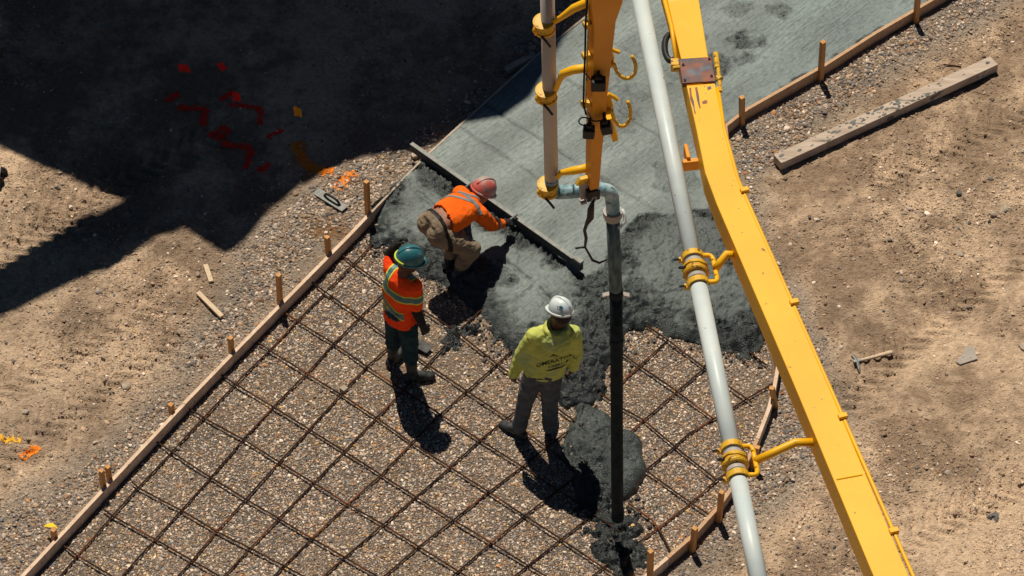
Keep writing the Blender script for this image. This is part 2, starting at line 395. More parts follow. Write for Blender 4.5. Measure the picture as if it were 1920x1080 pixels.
tan = np.array([0.64, 0.475, 0.33]); brown = np.array([0.315, 0.225, 0.155]); grey = np.array([0.27, 0.235, 0.20]); rust = np.array([0.21, 0.105, 0.035])
t = np.clip(0.55 + 2.4 * mid + 1.5 * big + 1.1 * fine, 0, 1)[..., None]
gc = tan * t + brown * (1 - t)
lst = sstep(-0.30, 0.12, sdist(LSTRIP, X, Y) + 0.5 * mid); rst = sstep(-0.25, 0.10, sdist(RSTRIP, X, Y) + 0.4 * mid)
st = np.maximum(lst, rst)[..., None] * 0.75
gc = gc * (1 - st) + grey * st
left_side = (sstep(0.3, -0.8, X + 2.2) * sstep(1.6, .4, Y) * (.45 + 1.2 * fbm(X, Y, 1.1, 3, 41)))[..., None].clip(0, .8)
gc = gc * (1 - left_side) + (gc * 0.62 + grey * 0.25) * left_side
for (px, py, r, a) in ((612, 425, 0.30, 0.75), (660, 345, 0.22, 0.6), (575, 330, 0.2, 0.4), (1490, 210, 0.22, 0.5), (1590, 165, 0.18, 0.5), (1690, 60, 0.25, 0.55), (265, 500, 0.2, 0.35), (1640, 80, 0.2, 0.4)):
    p = W(px, py); d = np.hypot(X - p[0], (Y - p[1]) * 1.3) + 0.25 * mid
    k = (a * sstep(r, r * 0.3, d))[..., None]; gc = gc * (1 - k) + rust * k
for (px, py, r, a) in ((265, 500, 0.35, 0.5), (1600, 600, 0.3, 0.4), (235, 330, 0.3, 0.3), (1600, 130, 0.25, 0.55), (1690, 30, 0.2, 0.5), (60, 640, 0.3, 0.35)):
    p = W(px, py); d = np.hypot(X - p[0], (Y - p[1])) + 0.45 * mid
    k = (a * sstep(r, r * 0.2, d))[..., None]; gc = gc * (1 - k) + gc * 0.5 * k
pitm = sstep(-0.03, 0.03, sdist(PIT, X, Y))[..., None]
sandy = np.clip(0.25 + 1.6 * fbm(X, Y, 1.6, 3, 77), 0, 1)[..., None]
for (px, py, r) in ((720, 690, 0.35), (600, 730, 0.3)):
    p = W(px, py); sandy = np.maximum(sandy, sstep(r, 0.05, np.hypot(X - p[0], Y - p[1]) + 0.3 * mid)[..., None])
pitc = np.array([0.15, 0.122, 0.10]) * (1 - sandy) + np.array([0.27, 0.205, 0.145]) * sandy
gc = gc * (1 - pitm) + pitc * pitm
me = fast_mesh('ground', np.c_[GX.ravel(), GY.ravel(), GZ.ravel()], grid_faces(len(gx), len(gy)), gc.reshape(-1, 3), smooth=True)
tag(link('ground', me, M_ground), 'tan compacted dirt of the construction site', kind='structure')

# ------------------------------------------------------------------ fresh concrete
FREE = [(692, 402), (697, 432), (712, 456), (745, 476), (783, 512), (835, 522), (878, 548), (905, 582), (922, 625), (948, 660), (985, 690), (1035, 706), (1085, 712), (1135, 690), (1160, 640), (1178, 614), (1212, 606), (1250, 628), (1292, 634), (1338, 656), (1400, 662), (1432, 638), (1450, 600)]
FREEW = WP(FREE, 0.05)
SLAB = np.r_[FREEW[:1], LF[7:], RF[0:9], FREEW[::-1][:-1]]
SG = 0.0122
sx = np.arange(-1.9, 5.2, SG); sy = np.arange(-1.75, 5.2, SG)
X, Y = np.meshgrid(sx, sy)
d_in = sdist(SLAB, X, Y)
d_free = np.where(d_in > 0, ldist(FREEW, X, Y), -ldist(FREEW, X, Y))
d_free = np.where((d_in <= 0) & (sdist(PIT, X, Y) < 0), 1.0, d_free)
Px, Py = PX(np.stack([X, Y, np.full_like(X, ZF)], -1))
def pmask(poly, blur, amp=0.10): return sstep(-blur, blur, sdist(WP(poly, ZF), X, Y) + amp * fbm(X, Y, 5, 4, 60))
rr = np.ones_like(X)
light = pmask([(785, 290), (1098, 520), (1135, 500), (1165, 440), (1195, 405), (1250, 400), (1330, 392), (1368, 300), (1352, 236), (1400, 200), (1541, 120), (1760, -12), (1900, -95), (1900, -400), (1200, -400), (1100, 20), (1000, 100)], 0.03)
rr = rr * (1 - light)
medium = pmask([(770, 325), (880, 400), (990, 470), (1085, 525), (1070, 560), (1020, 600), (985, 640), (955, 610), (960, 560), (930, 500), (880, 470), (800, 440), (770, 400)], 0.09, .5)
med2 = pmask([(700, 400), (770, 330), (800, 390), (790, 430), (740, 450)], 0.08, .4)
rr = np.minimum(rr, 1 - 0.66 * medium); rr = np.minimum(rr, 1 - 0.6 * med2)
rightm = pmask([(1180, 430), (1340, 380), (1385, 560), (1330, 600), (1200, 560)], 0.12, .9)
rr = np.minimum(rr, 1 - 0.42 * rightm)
for (px, py, a, b, k) in ((1385, 75, .22, .12, .8), (1335, 125, .18, .18, .7), (1300, 60, .12, .3, .5), (1400, 110, .14, .10, .6), (1460, 20, .12, .1, .6), (1250, 330, .12, .3, .45), (1160, 200, .25, .5, .35), (1330, 250, .14, .3, .55), (1385, 15, .15, .12, .5), (1290, 330, .15, .2, .5)):
    p = W(px, py, ZF); d = np.hypot((X - p[0]) / a, (Y - p[1]) / b) + 1.6 * fbm(X, Y, 7, 4, 71)
    rr = np.maximum(rr, k * sstep(1.2, 0.5, d))
bil = billow(X, Y, 5.5, 4, 80); bil2 = billow(X, Y, 17, 3, 95); bil3 = billow(X, Y, 34, 2, 99)
dn = d_free + 0.22 * fbm(X, Y, 2.4, 3, 50) + 0.16 * fbm(X, Y, 7, 3, 51) + 0.06 * fbm(X, Y, 18, 2, 52)
rise = 1 - (1 - np.clip(dn / (0.26 + .35 * np.clip(fbm(X, Y, 2, 2, 53) + .2, 0, 1)), 0, 1)) ** 2
SZ = (ZF - 0.004) * rise + 0.004 * fbm(X, Y, 1.5, 3, 55) * np.minimum(1, rise)
SZ = SZ + rr ** 1.3 * rise * (0.07 * (billow(X, Y, 2.6, 2, 85) - .6) + 0.075 * (bil - 0.62) + 0.06 * (bil2 - 0.6) + 0.042 * (bil3 - 0.6))
SZ = SZ + (1 - rr) * 0.004 * fbm(X, Y, 30, 2, 57)
# ridge of concrete left in front of the straightedge and torn creases
for (q, amp, wd) in (([(930, 480), (965, 500), (1000, 530), (1030, 560)], -0.03, 0.02), ([(770, 350), (800, 372), (830, 396)], -0.02, 0.02), ([(960, 560), (1000, 530), (1040, 560)], 0.02, 0.03), ([(845, 228), (940, 290), (1040, 355)], .008, .012), ([(900, 190), (1000, 250), (1150, 345), (1230, 392)], -.010, .012), ([(1020, 120), (1120, 180), (1260, 270)], -.008, .012), ([(1110, 60), (1250, 140), (1330, 190)], .007, .012)):
    dl = ldist(WP(q, ZF), X, Y) + 0.05 * fbm(X, Y, 9, 2, 61); SZ = SZ + amp * np.exp(-(dl / wd) ** 2)
edge = sstep(0.0, 0.10, d_in)
SZ = np.where(d_free < 0.35, SZ, np.minimum(SZ, ZF - 0.003 + 0.06 * edge))
SZ = np.where(dn < 0, -0.08, SZ)
keepv = (d_in > -0.02) | ((sdist(PIT, X, Y) > -0.02) & (d_free > -0.12))
keepv &= (SZ > -0.05)
keep = keepv[:-1, :-1] & keepv[1:, :-1] & keepv[:-1, 1:] & keepv[1:, 1:]
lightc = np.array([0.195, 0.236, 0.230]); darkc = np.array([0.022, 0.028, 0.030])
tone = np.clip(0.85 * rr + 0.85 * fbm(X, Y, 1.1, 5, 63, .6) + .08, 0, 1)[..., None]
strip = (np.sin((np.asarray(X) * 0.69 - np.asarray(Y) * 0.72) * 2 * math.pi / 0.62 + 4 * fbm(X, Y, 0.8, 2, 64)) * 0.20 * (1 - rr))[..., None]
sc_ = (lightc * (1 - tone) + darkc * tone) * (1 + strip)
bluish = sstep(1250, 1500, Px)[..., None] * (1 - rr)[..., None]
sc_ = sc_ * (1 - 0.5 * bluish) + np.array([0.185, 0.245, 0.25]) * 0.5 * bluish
for q in ([(845, 228), (940, 290), (1040, 355)], [(900, 190), (1000, 250), (1150, 345), (1230, 392)], [(1020, 120), (1120, 180), (1260, 270)]):
    dl = ldist(WP(q, ZF), X, Y) + .04 * fbm(X, Y, 4, 3, 66); sc_ = sc_ * (1 - .35 * np.exp(-(dl / .02) ** 2) * (1 - rr))[..., None]
SZG = SZ.copy(); SZG[~keepv] = -1
def slab_z(x, y):
    i = np.clip(np.round((x - sx[0]) / SG).astype(int), 0, len(sx) - 1); j = np.clip(np.round((y - sy[0]) / SG).astype(int), 0, len(sy) - 1)
    return np.where((x < sx[0]) | (x > sx[-1]) | (y < sy[0]) | (y > sy[-1]), -1, SZG[j, i])
f = grid_faces(len(sx), len(sy), keep); used = np.unique(f); remap = np.full(X.size, -1, np.int64); remap[used] = np.arange(len(used))
V = np.c_[X.ravel(), Y.ravel(), SZ.ravel()][used]
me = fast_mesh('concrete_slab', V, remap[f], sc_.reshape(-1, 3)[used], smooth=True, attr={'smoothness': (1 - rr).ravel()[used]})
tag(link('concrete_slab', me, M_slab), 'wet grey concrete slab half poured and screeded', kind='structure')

def mound(name, label, blobs, seed, rough=1.0, tone=0.5):
    """blobs: (px, py, rx, ry, h, lump)"""
    c = [W(b[0], b[1]) for b in blobs]
    x0 = min(p[0] - b[2] * 1.5 for p, b in zip(c, blobs)); x1 = max(p[0] + b[2] * 1.5 for p, b in zip(c, blobs))
    y0 = min(p[1] - b[3] * 1.5 for p, b in zip(c, blobs)); y1 = max(p[1] + b[3] * 1.5 for p, b in zip(c, blobs))
    ax = np.arange(x0, x1, 0.013); ay = np.arange(y0, y1, 0.013); X, Y = np.meshgrid(ax, ay)
    Z = np.full(X.shape, -0.1); T = np.zeros(X.shape)
    wx = 0.16 * fbm(X, Y, 5, 4, seed); wy = 0.16 * fbm(X, Y, 5, 4, seed + 5)
    for p, b in zip(c, blobs):
        d = np.hypot((X + wx * b[5] - p[0]) / b[2], (Y + wy * b[5] - p[1]) / b[3])
        z = b[4] * np.sqrt(np.clip(1 - d * d, 0, 1)) ** 1.0 - 0.1 * (d > 1)
        z = z + np.where(d < 1, (b[5] * 0.08 * (billow(X, Y, 9, 3, seed + 9) - 0.6) + (0.02 + 0.04 * b[5]) * (billow(X, Y, 26, 2, seed + 13) - 0.6)) * np.clip(2 - 2 * d, 0, 1), 0)
        T = np.where(z > Z, b[6], T); Z = np.maximum(Z, z)
    kv = Z > -0.05; kp = kv[:-1, :-1] | kv[1:, :-1] | kv[:-1, 1:] | kv[1:, 1:]
    Z = np.maximum(Z, -0.02)
    f = grid_faces(len(ax), len(ay), kp); used = np.unique(f); rm = np.full(X.size, -1, np.int64); rm[used] = np.arange(len(used))
    tn = np.clip(T + 0.42 + 0.5 * fbm(X, Y, 5, 4, seed + 20), 0, 1)[..., None]
    colr = (lightc * 0.80 * (1 - tn) + darkc * tn)
    me = fast_mesh(name, np.c_[X.ravel(), Y.ravel(), Z.ravel()][used], rm[f], colr.reshape(-1, 3)[used], smooth=True, attr={'smoothness': np.zeros(len(used))})
    tag(link(name, me, M_slab), label, 'concrete')
    return (ax, ay, Z)
MOUNDS = [
    mound('concrete_mound', 'rounded heap of wet concrete beside the hanging black hose', [(1166, 872, 0.205, 0.42, 0.16, 0.45, 0.30), (1112, 812, 0.20, 0.30, 0.085, 1.3, 0.30), (1135, 850, 0.22, 0.42, 0.115, 1.0, 0.35), (1085, 850, .14, .26, .05, 1.4, .45), (1120, 905, 0.24, 0.30, 0.09, 1.2, 0.55), (1100, 782, .13, .14, .045, 1.5, .4)], 200),
    mound('concrete_spill', 'dark crumbly concrete spill under the open end of the hose', [(1138, 955, 0.15, 0.24, 0.05, 1.6, 0.75), (1168, 990, 0.16, 0.2, 0.04, 1.8, 0.85), (1145, 1020, 0.15, 0.2, 0.04, 1.8, 0.85), (1172, 1050, 0.15, 0.2, 0.04, 1.8, 0.9), (1115, 945, 0.13, 0.14, 0.04, 1.6, 0.8), (1195, 1030, .07, .07, .03, 1.8, .9), (1110, 1005, .06, .05, .025, 1.8, .9), (1190, 960, .05, .06, .02, 1.8, .9)], 230),
    mound('concrete_lump', 'lumpy wet concrete clod right of the hoodie wearer\'s legs', [(1085, 718, 0.21, 0.26, 0.08, 1.3, 0.8), (1066, 738, 0.15, 0.14, 0.06, 1.3, 0.85), (1110, 735, .11, .12, .05, 1.4, .85), (1100, 690, .15, .2, .07, 1.3, .85)], 260),
    mound('concrete_splash', 'thin concrete splash on gravel below the bending worker\'s shadow', [(852, 632, 0.11, 0.12, 0.03, 1.8, 0.8), (843, 657, 0.07, 0.06, 0.022, 1.8, 0.9), (884, 618, 0.08, 0.09, 0.03, 1.8, 0.7), (868, 650, .05, .05, .02, 1.8, .8)], 290)]
def mound_z(x, y):
    z = np.full(x.shape, -1.0)
    for ax, ay, Z in MOUNDS:
        i = np.round((x - ax[0]) / 0.013).astype(int); j = np.round((y - ay[0]) / 0.013).astype(int)
        ok = (i >= 0) & (i < len(ax)) & (j >= 0) & (j < len(ay))
        z = np.where(ok, np.maximum(z, Z[np.clip(j, 0, len(ay) - 1), np.clip(i, 0, len(ax) - 1)]), z)
    return z

# ------------------------------------------------------------------ gravel and loose stones
def ico():
    t = (1 + 5 ** 0.5) / 2
    v = np.array([(-1, t, 0), (1, t, 0), (-1, -t, 0), (1, -t, 0), (0, -1, t), (0, 1, t), (0, -1, -t), (0, 1, -t), (t, 0, -1), (t, 0, 1), (-t, 0, -1), (-t, 0, 1)], float)
    f = np.array([(0, 11, 5), (0, 5, 1), (0, 1, 7), (0, 7, 10), (0, 10, 11), (1, 5, 9), (5, 11, 4), (11, 10, 2), (10, 7, 6), (7, 1, 8), (3, 9, 4), (3, 4, 2), (3, 2, 6), (3, 6, 8), (3, 8, 9), (4, 9, 5), (2, 4, 11), (6, 2, 10), (8, 6, 7), (9, 8, 1)])
    return v / np.linalg.norm(v[0]), f
IV, IF = ico()
OV = np.array([(1, 0, 0), (-1, 0, 0), (0, 1, 0), (0, -1, 0), (0, 0, 1), (0, 0, -1)], float)
OF = np.array([(0, 2, 4), (2, 1, 4), (1, 3, 4), (3, 0, 4), (2, 0, 5), (1, 2, 5), (3, 1, 5), (0, 3, 5)])
OVAR = np.stack([OV * (1 + RNG.uniform(-0.3, 0.3, (6, 1))) + RNG.uniform(-.15, .15, (6, 3)) for _ in range(24)])
VAR = np.stack([IV * (1 + RNG.uniform(-0.32, 0.25, (12, 1))) * 1.0 for _ in range(24)])
PAL = np.array([(0.40, 0.36, 0.32), (0.54, 0.48, 0.42), (0.25, 0.24, 0.235), (0.16, 0.155, 0.155), (0.34, 0.26, 0.19), (0.42, 0.32, 0.23), (0.28, 0.19, 0.13), (0.68, 0.61, 0.53), (0.19, 0.20, 0.21), (0.46, 0.23, 0.09), (0.50, 0.35, 0.14)])
PAL = PAL * np.array([1.30, 1.20, 1.12])
def pebbles(name, pts, size, wts, label, bright=1.0, sink=0.25, flat=0.65, kind='stuff', low=False, cols=None):
    n = len(pts); TV, TF = (OVAR, OF) if low else (VAR, IF); nv = TV.shape[1]
    k = RNG.integers(0, len(TV), n); v = TV[k]
    q = RNG.normal(size=(n, 4)); q /= np.linalg.norm(q, axis=1)[:, None]; a, b, c, d = q.T
    R = np.stack([np.stack([1 - 2 * (c * c + d * d), 2 * (b * c - a * d), 2 * (b * d + a * c)], -1), np.stack([2 * (b * c + a * d), 1 - 2 * (b * b + d * d), 2 * (c * d - a * b)], -1), np.stack([2 * (b * d - a * c), 2 * (c * d + a * b), 1 - 2 * (b * b + c * c)], -1)], 1)
    s = np.stack([np.ones(n), RNG.uniform(0.65, 1, n), RNG.uniform(0.45, 0.85, n)], -1) * size[:, None]
    v = np.einsum('nij,nkj->nki', R, v * s[:, None, :])
    v[:, :, 2] *= flat
    v = v + pts[:, None, :] + np.array([0, 0, 1]) * (size * flat * (0.6 - sink))[:, None, None]
    w = np.asarray(wts, float); w /= w.sum()
    colr = (PAL[RNG.choice(len(PAL), n, p=w)] if cols is None else cols) * RNG.uniform(0.6, 1.35, (n, 1)) * bright
    F = (TF[None] + (np.arange(n) * nv)[:, None, None]).reshape(-1, 3)
    me = fast_mesh(name, v.reshape(-1, 3), F, np.repeat(colr, nv, 0))
    return tag(link(name, me, M_pebble), label, kind=kind)
def scatter(poly, cell, extra=None, dens=1.0, jit=1.0):
    P = np.asarray(poly); x0, y0 = P[:, 0].min(), P[:, 1].min(); x1, y1 = P[:, 0].max(), P[:, 1].max()
    x0, x1 = max(x0, -5.5), min(x1, 5.5); y0, y1 = max(y0, -4.2), min(y1, 5.0)
    X, Y = np.meshgrid(np.arange(x0, x1, cell), np.arange(y0, y1, cell))
    X = X + RNG.uniform(-.5, .5, X.shape) * cell * jit; Y = Y + RNG.uniform(-.5, .5, Y.shape) * cell * jit
    X, Y = X.ravel(), Y.ravel()
    px, py = PX(np.stack([X, Y, np.zeros_like(X)], -1))
    ok = (px > -70) & (px < 1980) & (py > -50) & (py < 1175); X, Y = X[ok], Y[ok]
    p = dens(X, Y) if callable(dens) else np.full(X.shape, dens)
    p = p * (sdist(poly, X, Y) > 0)
    ok = RNG.uniform(size=X.shape) < p; return X[ok], Y[ok]
x, y = scatter(PIT, 0.0152, dens=lambda X, Y: 0.99 - 0.55 * np.clip(0.15 + 2.6 * fbm(X, Y, 1.4, 4, 77, .6), 0, 1) - 0.5 * sstep(0.32, 0.08, np.hypot(X - W(722, 690)[0], Y - W(722, 690)[1])))
ok = (slab_z(x, y) < 0.02) & (mound_z(x, y) < 0.015) & (sdist(PIT, x, y) > 0.045); x, y = x[ok], y[ok]
size = np.clip(RNG.lognormal(math.log(0.0096), 0.36, len(x)), 0.0055, 0.026)
WTS = (9, 7, 8, 5, 8, 8, 6, 4, 4, 1.1, 1.1)
big_ = size > .0125
pebbles('gravel', np.c_[x, y, gz(x, y)][big_], size[big_], WTS, 'coarser crushed stones of the bed under the rebar mat')
pebbles('gravel', np.c_[x, y, gz(x, y)][~big_], size[~big_] * 1.12, WTS, 'fine crushed gravel bed under the rebar mat', low=True)
def strip_d(X, Y):
    m = fbm(X, Y, 2.2, 4, 44)
    d = np.maximum(sdist(LSTRIP, X, Y), sdist(RSTRIP, X, Y)); return np.clip(sstep(-0.02, 0.2, d + 0.7 * m) * 0.95 + 0.08, 0, 1)
for poly, nm in ((LSTRIP, 'gravel strip spilling over the dirt left of the forms'), (RSTRIP, 'gravel strip spilling over the dirt right of the forms')):
    x, y = scatter(poly, 0.022, dens=strip_d)
    ok = (sdist(PIT, x, y) < -0.045) & (slab_z(x, y) < 0.0); x, y = x[ok], y[ok]
    size = np.clip(RNG.lognormal(math.log(0.0145), 0.33, len(x)), 0.007, 0.034)
    pebbles('gravel', np.c_[x, y, gz(x, y)], size, (8, 6, 7, 6, 7, 6, 6, 2, 4, 0.4, 0.3), nm, bright=.88)
FIELD = np.array([(-5.5, -4.2), (5.5, -4.2), (5.5, 5.0), (-5.5, 5.0)])
def field_d(X, Y):
    left = sstep(-1.8, -2.6, X) * sstep(1.9, .9, Y)
    return np.clip(0.06 + 2.6 * np.maximum(0, fbm(X, Y, 0.75, 5, 140, .62) + .05) + left * (.10 + 1.8 * np.maximum(0, fbm(X, Y, 1.3, 4, 150, .6))) + .30 * np.maximum(sstep(-.7, 0, sdist(LSTRIP, X, Y)), sstep(-.45, 0, sdist(RSTRIP, X, Y))), 0.02, 0.95)
x, y = scatter(FIELD, 0.034, dens=lambda X, Y: 0.85 * field_d(X, Y))
ok = (sdist(PIT, x, y) < -0.05); x, y = x[ok], y[ok]
size = np.clip(RNG.lognormal(math.log(0.0085), 0.50, len(x)), 0.004, 0.036)
pebbles('pebbles', np.c_[x, y, gz(x, y)], size, (6, 5, 5, 4, 7, 8, 5, 4, 3, 0.2, 0.2), 'small pebbles strewn over the dirt', bright=1.0, sink=0.3, flat=.6)
x, y = scatter(FIELD, 0.020, dens=lambda X, Y: np.clip(1.1 * field_d(X, Y) + .05, 0, .85))
ok = (sdist(PIT, x, y) < -0.05); x, y = x[ok], y[ok]
size = np.clip(RNG.lognormal(math.log(0.0088), 0.50, len(x)), 0.004, 0.028)
ii = np.clip(np.searchsorted(gx, x), 0, len(gx) - 1); jj = np.clip(np.searchsorted(gy, y), 0, len(gy) - 1)
pebbles('clods', np.c_[x, y, gz(x, y)], size, (1,) * 11, 'crumbs of dry dirt loose on the ground', bright=1.0, sink=0.25, flat=.55, low=True, cols=gc[jj, ii] * 1.0)

x, y = scatter(PIT, 0.030, dens=lambda X, Y: .55 * sstep(.30, .0, ldist(FREEW, X, Y)) + .4 * sstep(.5, .15, np.hypot(X - W(1150, 980)[0], Y - W(1150, 980)[1])))
ok = (slab_z(x, y) < .01) & (mound_z(x, y) < .01) & (sdist(PIT, x, y) > .06); x, y = x[ok], y[ok]
pebbles('concrete_crumbs', np.c_[x, y, gz(x, y) + .012], np.clip(RNG.lognormal(math.log(.011), .5, len(x)), .005, .03), (0, 0, 1, 6, 0, 0, 0, 0, 3, 0, 0), 'crumbs of wet concrete spattered on the gravel', bright=.42, sink=.2)

# ------------------------------------------------------------------ timber forms
def outward(line, px, sign):
    P = np.asarray(line); i = int(np.argmin([np.hypot(*(np.array(PX(q)) - px)) for q in P])); i = min(max(i, 1), len(P) - 2)
    t = nrm(P[i + 1] - P[i - 1]); return np.array([-t[1], t[0], 0]) * sign
def form(name, label, line, cuts, stakes, sign, mats, thick=0.034, hgt=0.15):
    root = thing(name, (*line[cuts[0]][:2], 0), label, 'formwork', 'timber forms around the pour')
    for n_, (a, b) in enumerate(zip(cuts[:-1], cuts[1:])):
        pts = line[a:b + 1].copy()
        pts = pts + np.array([0, 0, 0.004 if n_ % 2 else 0.0])
        d0 = nrm(pts[1] - pts[0]); d1 = nrm(pts[-1] - pts[-2]); pts[0] = pts[0] + d0 * 0.002; pts[-1] = pts[-1] - d1 * 0.002
        mk('board', beam(pts, thick, hgt), mats[n_ % len(mats)], root)
    for (xt, yt, xb, yb, w) in stakes:
        p = W(xb, yb, ZF); o = outward(line, (xb, yb), sign); p = p + o * (thick / 2 + w / 2 + 0.002)
        tt = np.array([-o[1], o[0], 0])
        if abs(tt[0]) > .3: p = p + tt * (W(xb - 3, yb, ZF)[0] - p[0]) / tt[0] * .9
        zt = zfor(p, yt)
        tilt = (xt - PX((p[0], p[1], zt))[0]) / 205.0
        az = random.uniform(-0.12, 0.12)
        u = (o * math.cos(az) + tt * math.sin(az)) * w / 2; v = (tt * math.cos(az) - o * math.sin(az)) * w / 2
        lo = np.array([p[0], p[1], -0.05]); hi = np.array([p[0] + tilt, p[1], zt])
        V = [lo - u - v, lo + u - v, lo + u + v, lo - u + v, hi - u - v, hi + u - v, hi + u + v, hi - u + v]
        F = [(3, 2, 1, 0), (4, 5, 6, 7), (0, 1, 5, 4), (1, 2, 6, 5), (2, 3, 7, 6), (3, 0, 4, 7)]
        mk('stake', (V, F), M_stake, root, bevel=0.002)
    return root
form('formwork', 'straight pale form boards with orange stakes along the gravel bed', LF[:7], [0, 3, 6],
     [(687, 340, 693, 400, .044), (613, 444, 620, 476, .043), (522, 515, 528, 569, .043), (432, 633, 437, 660, .042), (320, 758, 326, 776, .043), (190, 882, 196, 914, .040), (202, 875, 208, 902, .040), (100, 993, 105, 1012, .042)], 1, [M_form_pale])
form('formwork', 'form boards along the dark shaded edge of the finished slab', LF[6:], [0, 2, 5], [], 1, [M_oldwood], thick=.020)
form('formwork', 'orange form boards and stakes behind the long loose timber', RF[:7], [0, 3, 6],
     [(1722, -16, 1720, 16, .046), (1543, 78, 1541, 124, .046), (1391, 182, 1394, 208, .046)], 1, [M_form])
form('formwork', 'curved orange form boards and stakes at the bottom of the pour', RF[6:], [0, 3, 6, 9, 11, 14],
     [(1447, 727, 1449, 745, .044), (1420, 838, 1412, 842, .044), (1353, 922, 1350, 947, .044), (1303, 990, 1300, 1004, .044), (1220, 1033, 1221, 1072, .044)], 1, [M_form, M_form_pale, M_form])

# ------------------------------------------------------------------ rebar mat
A_BARS = [
    [(643, 479), (663, 495), (722, 537), (790, 580), (857, 623), (932, 683), (1040, 762), (1082, 793), (1110, 815)],
    [(584, 528), (610, 548), (676, 594), (740, 640), (802, 683), (875, 733), (951, 784), (1030, 842), (1090, 890)],
    [(533, 586), (557, 602), (626, 644), (688, 687), (757, 732), (826, 777), (900, 825), (979, 875), (1045, 918), (1113, 964), (1165, 1000)],
    [(485, 642), (505, 657), (575, 700), (639, 739), (706, 783), (772, 830), (844, 876), (916, 922), (984, 967), (1052, 1011), (1131, 1064), (1170, 1090)],
    [(414, 702), (441, 720), (512, 763), (580, 805), (646, 846), (715, 890), (780, 932), (850, 975), (921, 1018), (990, 1060), (1050, 1096)],
    [(355, 767), (382, 783), (456, 824), (524, 866), (588, 906), (652, 945), (719, 983), (785, 1025), (900, 1096)],
    [(290, 826), (322, 848), (395, 895), (461, 936), (523, 972), (585, 1009), (646, 1045), (735, 1096)],
    [(248, 904), (259, 914), (340, 957), (406, 996), (469, 1028), (532, 1061), (600, 1097)],
    [(194, 955), (211, 967), (291, 1011), (360, 1051), (440, 1096)],
    [(118, 1022), (145, 1042), (240, 1098)],
    [(1212, 610), (1252, 638), (1322, 690), (1365, 724), (1410, 755)],
    [(1150, 650), (1170, 665), (1199, 686), (1269, 734), (1337, 785)],
    [(1120, 735), (1168, 766), (1208, 788), (1265, 837), (1343, 900)],
    [(1190, 868), (1212, 883), (1296, 943), (1331, 966)],
    [(1178, 943), (1222, 975), (1234, 990), (1246, 1012), (1258, 1037)],
    [(1406, 660), (1437, 685)]]
B_BARS = [
    [(706, 450), (663, 495), (610, 548), (557, 602), (505, 657), (441, 720), (382, 783), (322, 848), (259, 914), (211, 967), (145, 1042), (98, 1098)],
    [(735, 535), (676, 594), (626, 644), (575, 700), (512, 763), (456, 824), (395, 895), (340, 957), (291, 1011), (215, 1096)],
    [(795, 583), (740, 640), (688, 687), (639, 739), (580, 805), (524, 866), (461, 936), (406, 996), (360, 1051), (320, 1096)],
    [(905, 578), (857, 623), (802, 683), (757, 732), (706, 783), (646, 846), (588, 906), (523, 972), (469, 1028), (405, 1096)],
    [(965, 653), (932, 683), (875, 733), (826, 777), (772, 830), (715, 890), (652, 945), (585, 1009), (532, 1061), (498, 1096)],
    [(1015, 730), (951, 784), (900, 825), (844, 876), (780, 932), (719, 983), (646, 1045), (588, 1096)],
    [(1120, 760), (1060, 812), (1020, 842), (979, 875), (916, 922), (850, 975), (785, 1025), (702, 1096)],
    [(1090, 885), (1045, 920), (984, 967), (921, 1018), (830, 1096)],
    [(1130, 950), (1113, 964), (1052, 1011), (990, 1060), (945, 1096)],
    [(1190, 1018), (1131, 1064), (1090, 1096)],
    [(1252, 638), (1199, 686), (1160, 722)],
    [(1322, 690), (1269, 734), (1208, 787), (1168, 822)],
    [(1337, 785), (1310, 802), (1290, 814), (1265, 837), (1212, 881)],
    [(1364, 886), (1343, 900), (1296, 943), (1234, 990), (1196, 1018)],
    [(1453, 717), (1403, 746), (1372, 766), (1330, 790)]]
mat_root = thing('rebar_mat', (*W(700, 800)[:2], 0), 'rusty tied rebar grid lying over the gravel bed', 'rebar')
def bar(pts, z, wob):
    if pts[-1][1] > 1080:
        (xa_, ya_), (xb_, yb_) = pts[-2:]; k_ = 90 / (yb_ - ya_); pts = list(pts) + [(xb_ + (xb_ - xa_) * k_, yb_ + 90)]
    P = WP(pts, z); out = []
    for a, b in zip(P[:-1], P[1:]):
        n = max(2, int(np.linalg.norm(b - a) / 0.12))
        for i in range(n): out.append(a + (b - a) * i / n)
    out.append(P[-1]); out = np.array(out)
    s = np.arange(len(out)); out[:, 2] += wob * np.array([mnoise.noise(Vector((i * 0.35, z * 100, pts[0][0] * 0.1))) for i in s])
    return tube(out, 0.0080, 6)
for b in A_BARS: mk('rebar', bar(b, 0.037, 0.008), M_rebar, mat_root)
for b in B_BARS: mk('rebar', bar(b, 0.023, 0.005), M_rebar, mat_root)
XI = [(505, 657), (575, 700), (639, 739), (441, 720), (512, 763), (580, 805), (382, 783), (456, 824), (524, 866), (588, 906), (322, 848), (395, 895), (461, 936), (523, 972), (557, 602), (626, 644), (688, 687), (610, 548), (676, 594), (663, 495), (706, 783), (772, 830), (844, 876), (916, 922), (984, 967), (1052, 1011), (646, 846), (875, 733), (900, 825), (951, 784), (1199, 686), (1269, 734), (1296, 943), (1265, 837)]
for k, (px, py) in enumerate(XI):
    p = W(px, py, .034); a0 = random.uniform(0, 3.1); tw = nrm((math.cos(a0), math.sin(a0), 0))
    mk('wire_tie', tube([p + tw * .016 + Zv(-.008), p + Zv(.012), p - tw * .016 + Zv(-.006), p + Zv(.008) - tw * .004, p + tw * .02 + Zv(.03)], .0028, 4), M_rebar, mat_root)
for (px, py) in ((617, 555), (645, 732)):
    p = W(px, py); mk('spacer_block', box(p + np.array([0, 0, 0.018]), nrm((1, 1, 0)) * .03, nrm((-1, 1, 0)) * .03, (0, 0, .022)), M_stone, mat_root, bevel=0.005)

